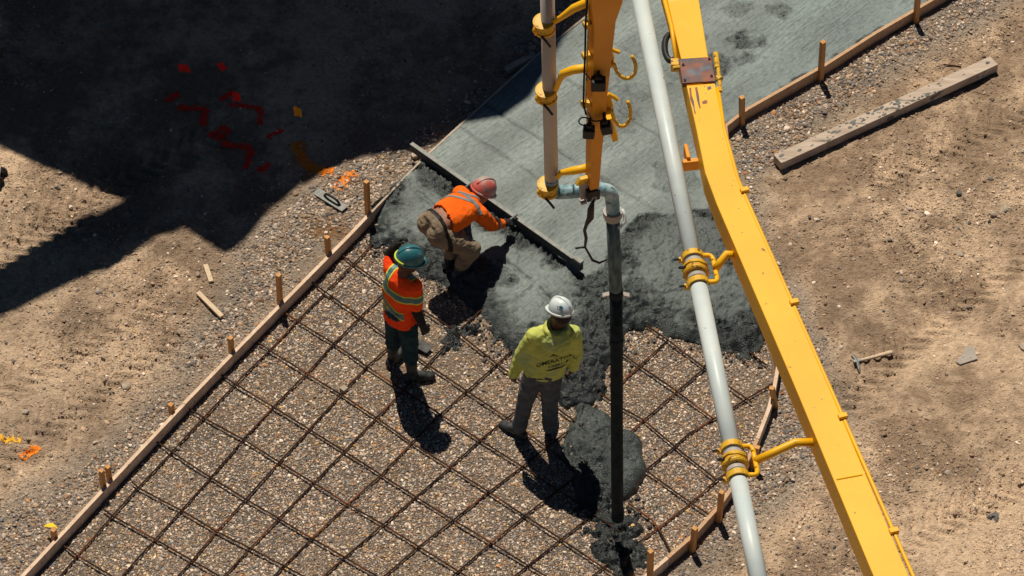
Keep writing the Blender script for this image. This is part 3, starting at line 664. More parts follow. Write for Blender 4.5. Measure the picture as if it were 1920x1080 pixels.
# ------------------------------------------------------------------ unseen shade caster added above the frame, cut to the shadow outline
ZR = 7.5
def lift(px, py, z=ZR): return W(px, py, 0) + SUN * (z / SUN[2])
roof_shadow_px = [(-1000, -135), (0, 275), (245, 377), (430, 352), (560, 348), (620, 318), (690, 290), (770, 284), (850, 256), (945, 240), (997, 203), (1022, 160), (1058, 95), (1112, 28), (1190, -90), (1180, -900), (-1000, -900)]
caster = thing('shade_caster', (*lift(300, -400)[:2], 0), 'unseen flat-roofed block added to cast the shade across the dirt', 'shade_caster')
top = [lift(*p) for p in roof_shadow_px]; n = len(top)
V = [p + np.array([0, 0, 0.06]) for p in top] + [p for p in top]
F = [tuple(range(n)), tuple(range(2 * n - 1, n - 1, -1))] + [(i, (i + 1) % n, n + (i + 1) % n, n + i) for i in range(n)]
mk('caster_roof', (V, F), M_caster_roof, caster)
wq = [lift(*p, ZR) for p in ((-900, -160), (60, 210), (900, 180), (1120, -90), (1120, -880), (-900, -880))]
V = [np.array([p[0], p[1], -0.1]) for p in wq] + [np.array([p[0], p[1], ZR - 0.01]) for p in wq]; n = len(wq)
mk('caster_wall', (V, [(i, (i + 1) % n, n + (i + 1) % n, n + i) for i in range(n)]), M_caster_wall, caster)
arm_shadow_px = [(-420, 790), (0, 592), (180, 508), (205, 506), (296, 442), (350, 433), (422, 478), (440, 472), (470, 444), (502, 398), (560, 350), (500, 330), (245, 372), (186, 402), (156, 404), (140, 420), (0, 497), (-420, 695)]  # outline of the arm-shaped shadow, lifted into an added unseen beam
top = [lift(*p, ZR - 0.1) for p in arm_shadow_px]; n = len(top)
V = [p + np.array([0, 0, 0.03]) for p in top] + [p - np.array([0, 0, 0.03]) for p in top]
F = [tuple(range(n)), tuple(range(2 * n - 1, n - 1, -1))] + [(i, (i + 1) % n, n + (i + 1) % n, n + i) for i in range(n)]
mk('caster_beam', (V, F), M_caster_roof, caster)

def arc(pts, n=6):
    pts = [np.asarray(q, float) for q in pts]; out = [pts[0]]
    for a, b, c in zip(pts[:-2], pts[1:-1], pts[2:]):
        p0, p1 = (a + b) / 2, (b + c) / 2
        for i in range(n + 1):
            t_ = i / n; out.append(p0 * (1 - t_) ** 2 + 2 * b * t_ * (1 - t_) + p1 * t_ * t_)
    return out + [pts[-1]]
# ------------------------------------------------------------------ concrete pump boom
boom = thing('concrete_pump_boom', (*W(1330, 500, 5.8)[:2], 5.8), 'yellow concrete pump boom with grey delivery pipe and hanging hose', 'pump boom')
ZB = 6.0
up_c = [W(x_, y_, z_) for x_, y_, z_ in ((1262, -75, 6.05), (1281, 0, ZB), (1302, 107, ZB), (1314, 156, ZB))]
arm1 = mk('upper_arm', beam(up_c, [.27, .25, .215, .225], .24), M_yellow, boom, bevel=0.006)
lo_c = [W(x_, y_, ZB) for x_, y_ in ((1314, 158), (1332, 244), (1349, 320), (1372, 378), (1520, 720), (1671, 1080), (1700, 1150))]
arm2 = mk('lower_arm', beam(lo_c, [.225, .212, .225, .235, .238, .24, .24], .23), M_yellow, boom, bevel=0.006)
pl_c = [W(x_, y_, ZB + 0.012) for x_, y_ in ((1303, 108), (1311, 154))]
plate = mk('joint_plate', beam(pl_c, [.262, .265], .05), M_rustplate, boom, bevel=0.006)
mk('weld_seam', tube([W(1568, 899, ZB + .002), W(1617, 890, ZB + .002)], 0.006, 6), M_yellow, arm2)
for (x0_, y0_, x1_, y1_) in ((1352, 322, 1377, 318), (1430, 555, 1484, 545), (1256, 22, 1311, 20)):
    pass
bolts = []
for (x_, y_) in ((1281, 121), (1284, 150), (1330, 110), (1334, 142)): bolts.append(tube([W(x_, y_, ZB + .010), W(x_, y_, ZB + .024)], .011, 6))
for b_ in bolts: mk('bolt', b_, M_rustplate, plate)
rn = random.Random(9); VF = []
for i in range(26):
    t_ = rn.random() ** .8; a = lo_c[int(t_ * 4.99)]; b = lo_c[int(t_ * 4.99) + 1]; u_ = rn.random(); p = a + (b - a) * u_; dr_ = nrm(b - a); sd_ = nrm(np.cross(dr_, (0, 0, 1)))
    p = p + sd_ * rn.uniform(-.105, .105) ; s_ = rn.uniform(.002, .006)
    VF.append(ico_rock(p + Zv(.0005), (s_ * rn.uniform(1, 2), s_, s_ * .3), i))
spl = mk('concrete_specks', cat(*VF), M_screed, arm2); spl['kind'] = 'stuff'
def stain(name, px_, material, z, par):
    q = [W(a, b, z) for a, b in px_]; n = len(q)
    return mk(name, (q, [tuple(range(n))]), material, par)
for k, px_ in enumerate(([(1292, 165), (1296, 164), (1297, 178), (1301, 190), (1303, 205), (1305, 214), (1302, 212), (1299, 198), (1294, 186)], [(1303, 164), (1307, 163), (1310, 176), (1312, 192), (1314, 203), (1311, 202), (1307, 188)], [(1316, 191), (1323, 187), (1327, 190), (1325, 194), (1318, 195)], [(1326, 163), (1333, 161), (1334, 166), (1327, 169)], [(1429, 512), (1431, 510), (1432, 513), (1430, 514)], [(1602, 960), (1604, 959), (1604, 962), (1602, 963)])):
    stain('rust_streak', px_, M_rustplate, ZB + .0015, arm2)
# hydraulic line with clips down the right edge
rail = [W(x_, y_, ZB - .01) for x_, y_ in ((1346, 165), (1357, 240), (1383, 335), (1400, 375), (1553, 720), (1712, 1080), (1742, 1150))]
ln = mk('hydraulic_line', tube(rail, 0.016, 8), M_yellow, boom, smooth=True)
for (x_, y_) in ((1397, 357), (1490, 567), (1581, 781), (1677, 996)):
    p = W(x_ - 1, y_, ZB + .005); mk('clip', box(p, nrm((1, .3, 0)) * .034, nrm((-.3, 1, 0)) * .022, (0, 0, .022)), M_yellow, ln, bevel=0.005)
for (x0_, y0_, x1_, y1_, r_) in ((1342, 100, 1345, 128, .022), (1346, 125, 1351, 172, .016), (1345, 145, 1351, 150, .03)):
    mk('hinge_rod', tube([W(x0_, y0_, ZB), W(x1_, y1_, ZB)], r_, 10), M_yellow_worn, boom, smooth=False)
rail2 = [W(x_, y_, ZB - .03) for x_, y_ in ((1236, -40), (1246, 0), (1259, 50), (1268, 112))]
mk('side_flange', tube(rail2, 0.018, 8), M_yellow, boom, smooth=True)
mk('hinge_lug', cat(box(W(1265, 122, ZB - .04), (.03, 0, 0), (0, .035, 0), (0, 0, .04)), tube([W(1262, 128, ZB), W(1274, 126, ZB)], .018, 8)), M_yellow_worn, boom)
p = W(1258, 86, ZB - .12); mk('rubber_hose_loop', tube([p + np.array([.05 * math.cos(a), .15 * math.sin(a), -.02]) for a in np.linspace(1.2, 5.1, 12)], .026, 8), M_black, boom, smooth=True)
mk('bracket_foot', cat(box(W(1300, 308, ZB - .26), nrm((1, .15, 0)) * .085, nrm((-.15, 1, 0)) * .022, (0, 0, .05)), box(W(1288, 292, ZB - .24), (.016, 0, 0), (-.01, .075, 0), (0, 0, .06))), M_yellow_shade, boom, bevel=.008)
# delivery pipe in lengths, joined by couplings and carried by yoke brackets
ZPI = 5.8; PR = 0.066
pa, pb = W(1189.5, -52, ZPI), W(1432, 1133, ZPI); pdir = nrm(pb - pa)
def on_pipe(py_):
    lo, hi = 0.0, 1.0
    for _ in range(40):
        m = (lo + hi) / 2
        if PX(pa + (pb - pa) * m)[1] < py_: lo = m
        else: hi = m
    return pa + (pb - pa) * lo
cuts_ = [-45, 508, 868, 1130]
for a, b in zip(cuts_[:-1], cuts_[1:]):
    p0, p1 = on_pipe(a), on_pipe(b); p0 = p0 + pdir * 0.004; p1 = p1 - pdir * 0.004
    mk('delivery_pipe', tube([p0, p1], PR, 28), M_pipe, boom, smooth=True)
side = nrm(np.cross(pdir, (0, 0, 1.0))); side = side if side[0] > 0 else -side
upn = nrm(np.cross(side, pdir)); upn = upn if upn[2] > 0 else -upn
def ring(c, rad, a0, a1, n=14): return [c + rad * (math.cos(a) * side + math.sin(a) * upn) for a in np.linspace(a0, a1, n)]
for (cy_, bx_, by_) in ((508, 1368, 478), (868, 1522, 829)):
    c = on_pipe(cy_)
    prof = ((-.046, .070), (-.044, .094), (-.030, .100), (-.020, .100), (-.014, .088), (.014, .088), (.020, .102), (.032, .102), (.044, .094), (.046, .070))
    cp = mk('pipe_coupling', tube([c + pdir * q[0] for q in prof], [q[1] for q in prof], 26), M_yellow_worn, boom)
    mk('coupling_lever', tube([c + upn * .108 - side * .05, c + upn * .114 + side * .02 + pdir * .004, c + side * .085 + upn * .075 + pdir * .012], .010, 6), M_yellow_worn, cp, smooth=True)
    mk('coupling_bolt', tube([c - side * .075 + upn * .05, c - side * .125 + upn * .03 - pdir * .02], .012, 6), M_black, cp)
    for k_ in (-.075, .078): mk('pipe_collar', tube([c + pdir * (k_ - .016), c + pdir * (k_ + .016)], PR * 1.10, 24), M_pipe_dull, cp)
    c1, c2 = c - pdir * .135, c + pdir * .14
    def strap(cc, a0, a1, r_=.074, w_=.024, t_=.012, n=16):
        V = []; F = []
        for a in np.linspace(a0, a1, n):
            d_ = math.cos(a) * side + math.sin(a) * upn
            V += [cc + d_ * r_ - pdir * w_, cc + d_ * (r_ + t_) - pdir * w_, cc + d_ * (r_ + t_) + pdir * w_, cc + d_ * r_ + pdir * w_]
        for i_ in range(n - 1):
            for k in range(4): F.append((i_ * 4 + k, i_ * 4 + (k + 1) % 4, i_ * 4 + 4 + (k + 1) % 4, i_ * 4 + 4 + k))
        return V, F + [(3, 2, 1, 0), tuple((n - 1) * 4 + k for k in range(4))]
    mid_ = c + side * .150
    yk = mk('yoke', tube(arc([c1 + side * .078 + upn * .02, c1 + side * .150 + upn * .01, mid_ - pdir * .02, mid_ + pdir * .02, c2 + side * .150 + upn * .01, c2 + side * .078 + upn * .02], 5), .0185, 10), M_yellow, boom, smooth=True)
    for cc in (c1, c2):
        mk('strap', strap(cc, math.radians(205), math.radians(0)), M_yellow_worn, yk)
        mk('strap_lug', cat(box(cc - side * .088 - upn * .02, side * .022, pdir * .016, upn * .012), tube([cc - side * .10 - upn * .035, cc - side * .10 + upn * .015], .010, 6)), M_yellow_worn, yk)
        mk('yoke_bolt', tube([cc - side * .105, cc - side * .145 - upn * .004], .009, 6), M_black, yk)
    e = W(bx_ + 6, by_, ZB - .12)
    mk('support_arm', tube([mid_, mid_ * .66 + e * .34 + np.array([0, .012, .02]), mid_ * .33 + e * .67 + np.array([0, .03, .03]), e], .031, 12), M_yellow, boom, smooth=True)
# tip section hanging straight down, in the plane of the hose
HB = W(1158, 972, 0.30); YH = HB[1]
def T(x_, y_, dy=0.0): return WY(x_, y_, YH + dy)
SCL = np.linalg.norm(T(1100, 200) - T(1000, 200)) / 100
th = math.radians(20); uT = np.array([math.cos(th), math.sin(th), 0]); vT = np.array([math.sin(th), -math.cos(th), 0])
tipc = [(1136, -60, 74), (1131, 0, 58), (1128, 34, 42), (1120, 166, 30), (1113.5, 280, 22), (1110.5, 346, 18)]
V = []; F = []
for (x_, y_, w_) in tipc:
    c = T(x_, y_, -.16); hw = w_ * SCL / 2; dpt = 0.045 + 0.03 * (w_ / 40)
    V += [c - uT * hw - vT * dpt, c + uT * hw - vT * dpt, c + uT * hw + vT * dpt, c - uT * hw + vT * dpt]
for i in range(len(tipc) - 1):
    for k in range(4): F.append((i * 4 + k, i * 4 + (k + 1) % 4, i * 4 + 4 + (k + 1) % 4, i * 4 + 4 + k))
F += [(3, 2, 1, 0), tuple(len(V) - 4 + k for k in range(4))]
tip = mk('tip_arm', (V, F), M_yellow_shade, boom, bevel=0.004)
mk('end_block', box(T(1108, 357, -.14), uT * .055, vT * .07, (0, 0, .055)), M_black, tip, bevel=0.006)
mk('end_plate', cat(box(T(1094, 352, -.17), uT * .035, vT * .012, (-.01, 0, .12)), box(T(1093, 377, -.17), uT * .025, vT * .03, (0, 0, .012))), M_pipe_dull, tip, bevel=0.003)
mk('end_bracket', box(T(1092, 338, -.19), uT * .04, vT * .02, nrm((.5, 0, 1)) * .04), M_yellow_worn, tip, bevel=0.004)
TR = 26.7 / 2 * SCL
mk('tip_pipe', tube([T(1025, -60), T(1030, 150), T(1034, 338)], TR, 24), M_pipe_dull, boom, smooth=True)
mk('lower_bend', tube(arc([T(1034, 334), T(1035, 361), T(1062, 360), T(1092, 357), T(1122, 354), T(1146, 358), T(1149, 384), T(1149, 402)], 7), TR * 1.02, 24), M_bend, boom, smooth=True)
fl = T(1149, 400)
mk('hose_flange', cat(tube([fl + np.array([0, 0, .03]), fl - np.array([0, 0, .02])], TR * 1.42, 24), tube([fl - np.array([0, 0, .021]), fl - np.array([0, 0, .06])], TR * 1.2, 24)), M_pipe_dull, boom)
mk('flange_lever', tube([fl + np.array([TR * 1.3, -.02, .07]), fl + np.array([TR * 1.7, -.05, .03]), fl + np.array([TR * 1.75, -.08, -.02]), fl + np.array([TR * .8, -.12, -.06])], .014, 6), M_pipe, boom, smooth=True)
hs = mk('end_hose', tube([T(1149, 408), T(1152, 480), T(1155, 548)], [TR * 1.0, TR * .98, TR * .95], 24), M_hose, boom, smooth=True)
cpn = T(1155, 548)
for s in (-1, 1): mk('clamp_ear', box(cpn + np.array([s * .085, -.03, .0]), (.028, 0, s * -.010), (0, .022, 0), (0, 0, .010)), M_pipe_dull, hs, bevel=0.002)
mk('hose_clamp', tube([cpn + np.array([0, 0, .03]), cpn - np.array([0, 0, .05])], TR * 1.06, 24), M_rubber, hs)
HR = 0.0535
hose = mk('rubber_hose', tube([T(1155, 552), T(1156, 640), T(1156.5, 760), T(1157, 880), HB], [HR * 1.03, HR * 1.02, HR, HR, HR * 1.0], 24), M_rubber, boom, smooth=True)
mk('hose_ring', tube([T(1156, 634), T(1156, 643)], HR * 1.14, 24), M_rubber, hose)
mk('hose_cuff', tube([HB + np.array([0, 0, .10]), HB - np.array([0, 0, .004])], HR * 1.04, 24), M_rubber, hose)
for (cy_, x_) in ((46, 1027), (174, 1031), (350, 1034)):
    c = T(x_, cy_); ax_ = nrm((-.10, -.12, 1)); o_ = np.array([-.026, -.012, 0])
    k = mk('pipe_clamp', tube([c + o_ + ax_ * t_ for t_ in (.062, .060, .034, .030, -.030, -.034, -.060, -.062)], [TR * q for q in (1.2, 1.52, 1.56, 1.36, 1.36, 1.50, 1.46, 1.1)], 26), M_yellow_worn, boom)
    mk('clamp_bolt', tube([c + np.array([-.05, -.11, -.02]), c + np.array([-.01, -.13, -.06]), c + np.array([.02, -.135, -.11])], .011, 6), M_black, k)
    mk('clamp_lug', tube([c + np.array([-TR * 1.62, -.05, .05]), c + np.array([-TR * 1.72, -.07, 0]), c + np.array([-TR * 1.62, -.06, -.05])], [.012, .026, .012], 8), M_yellow, k, smooth=True)
for pts in ([(1040, 40), (1052, 33), (1075, 16), (1102, 4), (1130, 0)], [(1042, 168), (1049, 150), (1056, 138), (1075, 131), (1108, 126)], [(1046, 332), (1052, 324), (1075, 320), (1106, 314)]):
    q = [T(a, b, -.05 - .02 * i) for i, (a, b) in enumerate(pts)]
    mk('stay_arm', tube(q, [.022, .024, .034, .036, .036][:len(q)], 12), M_yellow, boom, smooth=True)
for (x_, y_) in ((1102, 46), (1100, 104), (1098, 194)):
    mk('hose_clip', box(T(x_, y_, -.2), uT * .035, vT * .03, (0, 0, .024)), M_yellow_worn, tip, bevel=0.005)
mk('control_cable', tube([T(a, b, -.25) for a, b in ((1101, 0), (1098, 45), (1097, 104), (1095, 150), (1094, 195), (1099, 215))], .008, 6), M_rubber, tip, smooth=True)
mk('control_cable', tube([T(a, b, -.22) for a, b in ((1105, 10), (1103, 60), (1101, 104), (1099, 160), (1098, 195))], .007, 6), M_yellow_worn, tip, smooth=True)
mk('lamp_cable', tube([T(a, b, -.27) for a, b in ((1098, 138), (1106, 148), (1110, 152), (1116, 146), (1122, 142))], .006, 6), M_black, tip, smooth=True)
mk('lamp_cable', tube(arc([T(a, b, -.27) for a, b in ((1110, 230), (1096, 236), (1085, 232), (1086, 222), (1098, 219), (1110, 228), (1130, 226))], 4), .006, 6), M_black, tip, smooth=True)
for (x_, y_, w_, h_, ro) in ((1122, 157, .058, .050, 0.0), (1104, 247, .046, .045, -.08), (1137, 239, .044, .045, .25)):
    c = T(x_, y_, -.30); a = nrm((math.cos(ro), 0, math.sin(ro))); b = nrm((-math.sin(ro), 0, math.cos(ro)))
    lb = mk('work_lamp', box(c, a * w_, (0, .045, 0), b * h_), M_black, boom, bevel=0.010)
    mk('lamp_bracket', cat(box(c + b * (h_ + .018), a * w_ * .5, (0, .02, 0), b * .016), box(c + b * (h_ + .02) + np.array([0, .07, 0]), a * .012, (0, .08, 0), b * .012)), M_black, lb)
def plate_poly(px_, dy, tk=.016):
    q = [T(a, b, dy) for a, b in px_]; n = len(q); d_ = np.array([0, tk, 0])
    return [r - d_ for r in q] + [r + d_ for r in q], [tuple(range(n)), tuple(range(2 * n - 1, n - 1, -1))] + [(i, (i + 1) % n, n + (i + 1) % n, n + i) for i in range(n)]
for pl_, peg, hk, mt in (([(1141, 110), (1146, 90), (1152, 108)], [(1144, 91), (1152, 95), (1161, 98)], [(1151, 118), (1153, 126), (1158, 137), (1167, 146), (1178, 148), (1188, 142), (1193, 130), (1191, 117), (1185, 105)], [(1136, 121), (1152, 118)]),
                         ([(1133, 198), (1134, 174), (1144, 178), (1150, 199)], [(1140, 176), (1150, 181), (1158, 187)], [(1146, 205), (1149, 217), (1154, 229), (1162, 237), (1171, 237), (1180, 228), (1183, 213), (1181, 200), (1177, 190)], [(1129, 209), (1147, 206)])):
    h_ = mk('hanging_hook', tube(arc([T(a, b, -.14) for a, b in hk], 3), .0155, 8), M_yellow_worn, boom, smooth=True)
    mk('hook_mount', tube([T(a, b, -.14) for a, b in mt], .034, 12), M_yellow, h_)
    mk('hook_plate', plate_poly(pl_, -.13), M_yellow, h_)
    mk('hook_peg', tube([T(a, b, -.14) for a, b in peg], .017, 8), M_yellow, h_)
mk('slanted_plate', plate_poly([(1136, 221), (1147, 218), (1159, 258), (1149, 262)], -.12, .03), M_yellow, tip)
la = mk('lanyard', tube([T(a, b, -.30) for a, b in ((1112, 376), (1108, 392), (1107, 408), (1100, 420), (1096, 432), (1099, 446), (1097, 463), (1103, 474), (1111, 488), (1124, 493), (1138, 487))], [.012, .028, .030, .016, .014, .014, .010, .010, .012, .010, .006], 8), M_black, boom, smooth=True)
mk('lanyard_tail', tube([T(1079, 466, -.30), T(1088, 464, -.30), T(1097, 464, -.30)], .009, 6), M_black, la, smooth=True)
mk('snap_hook', tube(arc([T(a, b, -.30) for a, b in ((1109, 378), (1112, 370), (1118, 368), (1117, 375), (1111, 383))], 3), .006, 6), M_steel, la)

# ------------------------------------------------------------------ people
M_skin = mat('skin', (0.30, 0.14, 0.09), (0.36, 0.18, 0.12), scale=20, rough=0.55)
M_skin_dark = mat('dark_skin', (0.075, 0.034, 0.022), (0.10, 0.045, 0.03), scale=20, rough=0.5)
M_hiviz = mat('orange_hi_vis_fabric', (0.97, 0.065, 0.012), (1.0, 0.09, 0.015), scale=8, rough=0.85, bump=0.5, bscale=16, spec=0.1, bdist=0.03)
M_hiviz2 = mat('bright_orange_fabric', (0.96, 0.135, 0.010), (1.0, 0.17, 0.015), scale=6, rough=0.85, bump=0.5, bscale=16, spec=0.1, bdist=0.03)
M_hoodie = mat('lime_fleece', (0.50, 0.56, 0.12), (0.60, 0.63, 0.17), scale=7, rough=0.95, bump=0.5, bscale=15, spec=0.05, c3=(0.40, 0.50, 0.22), c3scale=5, c3stops=(0.5, 0.68), bdist=0.03)
M_khaki = mat('khaki_work_cloth', (0.24, 0.18, 0.125), (0.31, 0.24, 0.17), scale=9, rough=0.9, bump=0.6, bscale=22, spec=0.1, c3=(0.12, 0.10, 0.085), c3scale=8, c3stops=(0.58, 0.7), bdist=0.03)
M_teal = mat('dark_teal_cloth', (0.014, 0.034, 0.044), (0.026, 0.056, 0.070), scale=9, rough=0.9, bump=0.6, bscale=22, spec=0.1, bdist=0.03)
M_greycloth = mat('grey_work_cloth', (0.075, 0.088, 0.10), (0.125, 0.14, 0.15), scale=9, rough=0.9, bump=0.6, bscale=22, spec=0.1, bdist=0.03)
M_boot = mat('muddy_rubber_boot', (0.018, 0.021, 0.023), (0.075, 0.080, 0.082), scale=13, rough=0.6, spec=0.3)
M_glove = mat('black_glove', (0.012, 0.012, 0.013), (0.024, 0.023, 0.022), scale=20, rough=0.7)
M_sleeve = mat('black_sleeve', (0.010, 0.009, 0.009), (0.02, 0.018, 0.018), scale=12, rough=0.9, bump=0.4, bscale=25, bdist=0.02)
M_lime = mat('lime_trim', (0.62, 0.72, 0.06), (0.68, 0.76, 0.08), scale=10, rough=0.8)
M_reflect = mat('reflective_tape', (0.06, 0.15, 0.17), (0.09, 0.19, 0.21), scale=10, rough=0.5, spec=0.5)
M_reflect_grey = mat('grey_reflective_tape', (0.16, 0.19, 0.20), (0.26, 0.28, 0.28), scale=10, rough=0.5, spec=0.5)
M_helmet_w = mat('white_helmet_shell', (0.60, 0.71, 0.75), (0.74, 0.79, 0.80), scale=6, rough=0.35, spec=0.5, c3=(0.30, 0.45, 0.48), c3scale=9, c3stops=(0.62, 0.75))
M_helmet_t = mat('teal_helmet_shell', (0.02, 0.13, 0.16), (0.035, 0.18, 0.21), scale=8, rough=0.4, spec=0.45, c3=(0.15, 0.28, 0.30), c3scale=12, c3stops=(0.62, 0.72))
M_helmet_r = mat('faded_red_helmet_shell', (0.58, 0.13, 0.11), (0.44, 0.34, 0.31), scale=7, rough=0.5, spec=0.4, stops=(0.40, 0.52), c3=(0.16, 0.15, 0.15), c3scale=14, c3stops=(0.6, 0.7))
M_hair = mat('dark_hair', (0.012, 0.009, 0.008), (0.02, 0.015, 0.012), scale=60, rough=0.7)
M_ink = mat('dark_print', (0.012, 0.022, 0.018), rough=0.8)
M_tealink = mat('teal_print', (0.01, 0.10, 0.15), rough=0.6)
M_belt = mat('black_belt', (0.012, 0.012, 0.012), rough=0.6)

def caps(*segs, n=12):
    out = []
    for (a, ra, b, rb) in segs:
        a = np.asarray(a, float); b = np.asarray(b, float)
        out.append(tube([a, b], [ra, rb], n)); out.append(sphere(a, ra, n, 8)); out.append(sphere(b, rb, n, 8))
    return cat(*out)
def chain(pts, rs, n=12):
    return caps(*[(pts[i], rs[i], pts[i + 1], rs[i + 1]) for i in range(len(pts) - 1)], n=n)
def loft(rings, n=20, sq=2.4):
    V = []; F = []
    for (c, u, v) in rings:
        for k in range(n):
            a = 2 * math.pi * k / n; ca, sa = math.cos(a), math.sin(a)
            V.append(np.asarray(c) + np.sign(ca) * abs(ca) ** (2 / sq) * np.asarray(u) + np.sign(sa) * abs(sa) ** (2 / sq) * np.asarray(v))
    m = len(rings)
    for i in range(m - 1):
        for k in range(n): F.append((i * n + k, i * n + (k + 1) % n, (i + 1) * n + (k + 1) % n, (i + 1) * n + k))
    F += [tuple(range(n - 1, -1, -1)), tuple((m - 1) * n + k for k in range(n))]
    return V, F
def fused(name, vf, material, parent, voxel=0.011, it=3, wrinkle=0.0, wf=14.0, seed=0):
    me0 = mesh_from('tmp', *vf); bm = bmesh.new(); bm.from_mesh(me0); bmesh.ops.recalc_face_normals(bm, faces=bm.faces); bm.to_mesh(me0); bm.free()
    o = bpy.data.objects.new('tmp', me0); COL.objects.link(o)
    r = o.modifiers.new('r', 'REMESH'); r.mode = 'VOXEL'; r.voxel_size = voxel
    s = o.modifiers.new('s', 'SMOOTH'); s.factor = 0.5; s.iterations = it
    dg = bpy.context.evaluated_depsgraph_get(); me = bpy.data.meshes.new_from_object(o.evaluated_get(dg))
    bpy.data.objects.remove(o); bpy.data.meshes.remove(me0)
    me.name = name
    if wrinkle:
        co = np.empty(len(me.vertices) * 3, np.float32); me.vertices.foreach_get('co', co); co = co.reshape(-1, 3)
        no = np.array([tuple(v.normal) for v in me.vertices])
        d = np.array([mnoise.noise(Vector((p[0] * wf + seed, p[1] * wf, p[2] * wf * 1.6))) + 0.6 * (1 - 2.5 * abs(mnoise.noise(Vector((p[0] * wf * 1.3, p[1] * wf * 1.3 + seed, p[2] * wf * 2.6))))) for p in co])
        co = co + no * (d * wrinkle)[:, None]; me.vertices.foreach_set('co', co.astype(np.float32).ravel()); me.update()
    me.polygons.foreach_set('use_smooth', [True] * len(me.polygons))
    return link(name, me, material, parent)
def band(name, src, planes, off, material, parent, width=None):
    """strip of a garment between planes (point, normal: kept side), lifted off the cloth"""
    bm = bmesh.new(); bm.from_mesh(src.data)
    for (co, no) in planes:
        g = list(bm.verts) + list(bm.edges) + list(bm.faces)
        bmesh.ops.bisect_plane(bm, geom=g, plane_co=tuple(co), plane_no=tuple(no), clear_inner=True)
    bm.normal_update()
    for v in bm.verts: v.co = v.co + v.normal * off
    me = bpy.data.meshes.new(name); bm.to_mesh(me); bm.free()
    if len(me.polygons) == 0: return None
    me.polygons.foreach_set('use_smooth', [True] * len(me.polygons))
    return link(name, me, material, parent)
def slab_planes(c, n, w): n = nrm(n); c = np.asarray(c, float); return [(c - n * w / 2, n), (c + n * w / 2, -n)]

def hand(wr, d, pn, right, curl=0.5, fat=1.0, spread=0.06):
    """palm and five fingers: d towards fingertips, pn out of the palm"""
    d = nrm(d); pn = nrm(np.asarray(pn) - d * (np.asarray(pn) @ d)); s = np.cross(d, pn) * (1 if right else -1)   # towards the thumb
    out = [caps((wr, .026 * fat, wr + d * .045, .027 * fat))]
    ks = []
    for i, o in enumerate((.030, .010, -.011, -.031)):
        k = wr + d * (.088 - .006 * abs(i - 1)) + s * o; ks.append(k)
        out.append(caps((wr + d * .02 + s * o * .6, .017 * fat, k, .0125 * fat), n=8))
    for i, (k, L_) in enumerate(zip(ks, (.072, .080, .074, .058))):
        a = curl * .6; p = k; dd = nrm(d + s * spread * (1.5 - i)); pts = [p]
        for seg in (.42, .32, .26):
            q = nrm(dd * math.cos(a) + pn * math.sin(a)); p = p + q * L_ * seg; pts.append(p); a += curl
        out.append(chain(pts, [.0098 * fat, .0092 * fat, .0085 * fat, .0075 * fat], n=8))
    t0 = wr + d * .03 + s * .022; t1 = t0 + nrm(d * .6 + s * .8 + pn * .3) * .042; t2 = t1 + nrm(d * .9 + s * .2 + pn * (.3 + curl * .5)) * .032; t3 = t2 + nrm(d + pn * (.3 + curl * .6)) * .024
    out.append(chain([t0, t1, t2, t3], [.015 * fat, .0115 * fat, .0105 * fat, .009 * fat], n=8))
    return cat(*out)
def head_parts(c, fwd, up):
    f_ = nrm(fwd); u_ = nrm(np.asarray(up) - f_ * (np.asarray(up) @ f_)); l_ = np.cross(u_, f_)
    S = np.stack([l_ * .076, f_ * .096, u_ * .112], 1)
    ps = [sphere(c, 1.0, 18, 12, S), sphere(c + f_ * .028 - u_ * .055, 1.0, 14, 10, np.stack([l_ * .056, f_ * .066, u_ * .062], 1))]
    ps.append(caps((c + f_ * .092 + u_ * .012, .010, c + f_ * .112 - u_ * .022, .014), n=8))
    for s in (-1, 1):
        ps.append(sphere(c + l_ * s * .079 - f_ * .008 - u_ * .008, 1.0, 10, 8, np.stack([l_ * .010, f_ * .020, u_ * .032], 1)))
        ps.append(sphere(c + f_ * .086 + l_ * s * .032 + u_ * .022, .012, 8, 6))
    ps.append(caps((c + f_ * .094 - l_ * .018 - u_ * .058, .009, c + f_ * .094 + l_ * .018 - u_ * .058, .009), n=8))
    return cat(*ps), (f_, l_, u_)
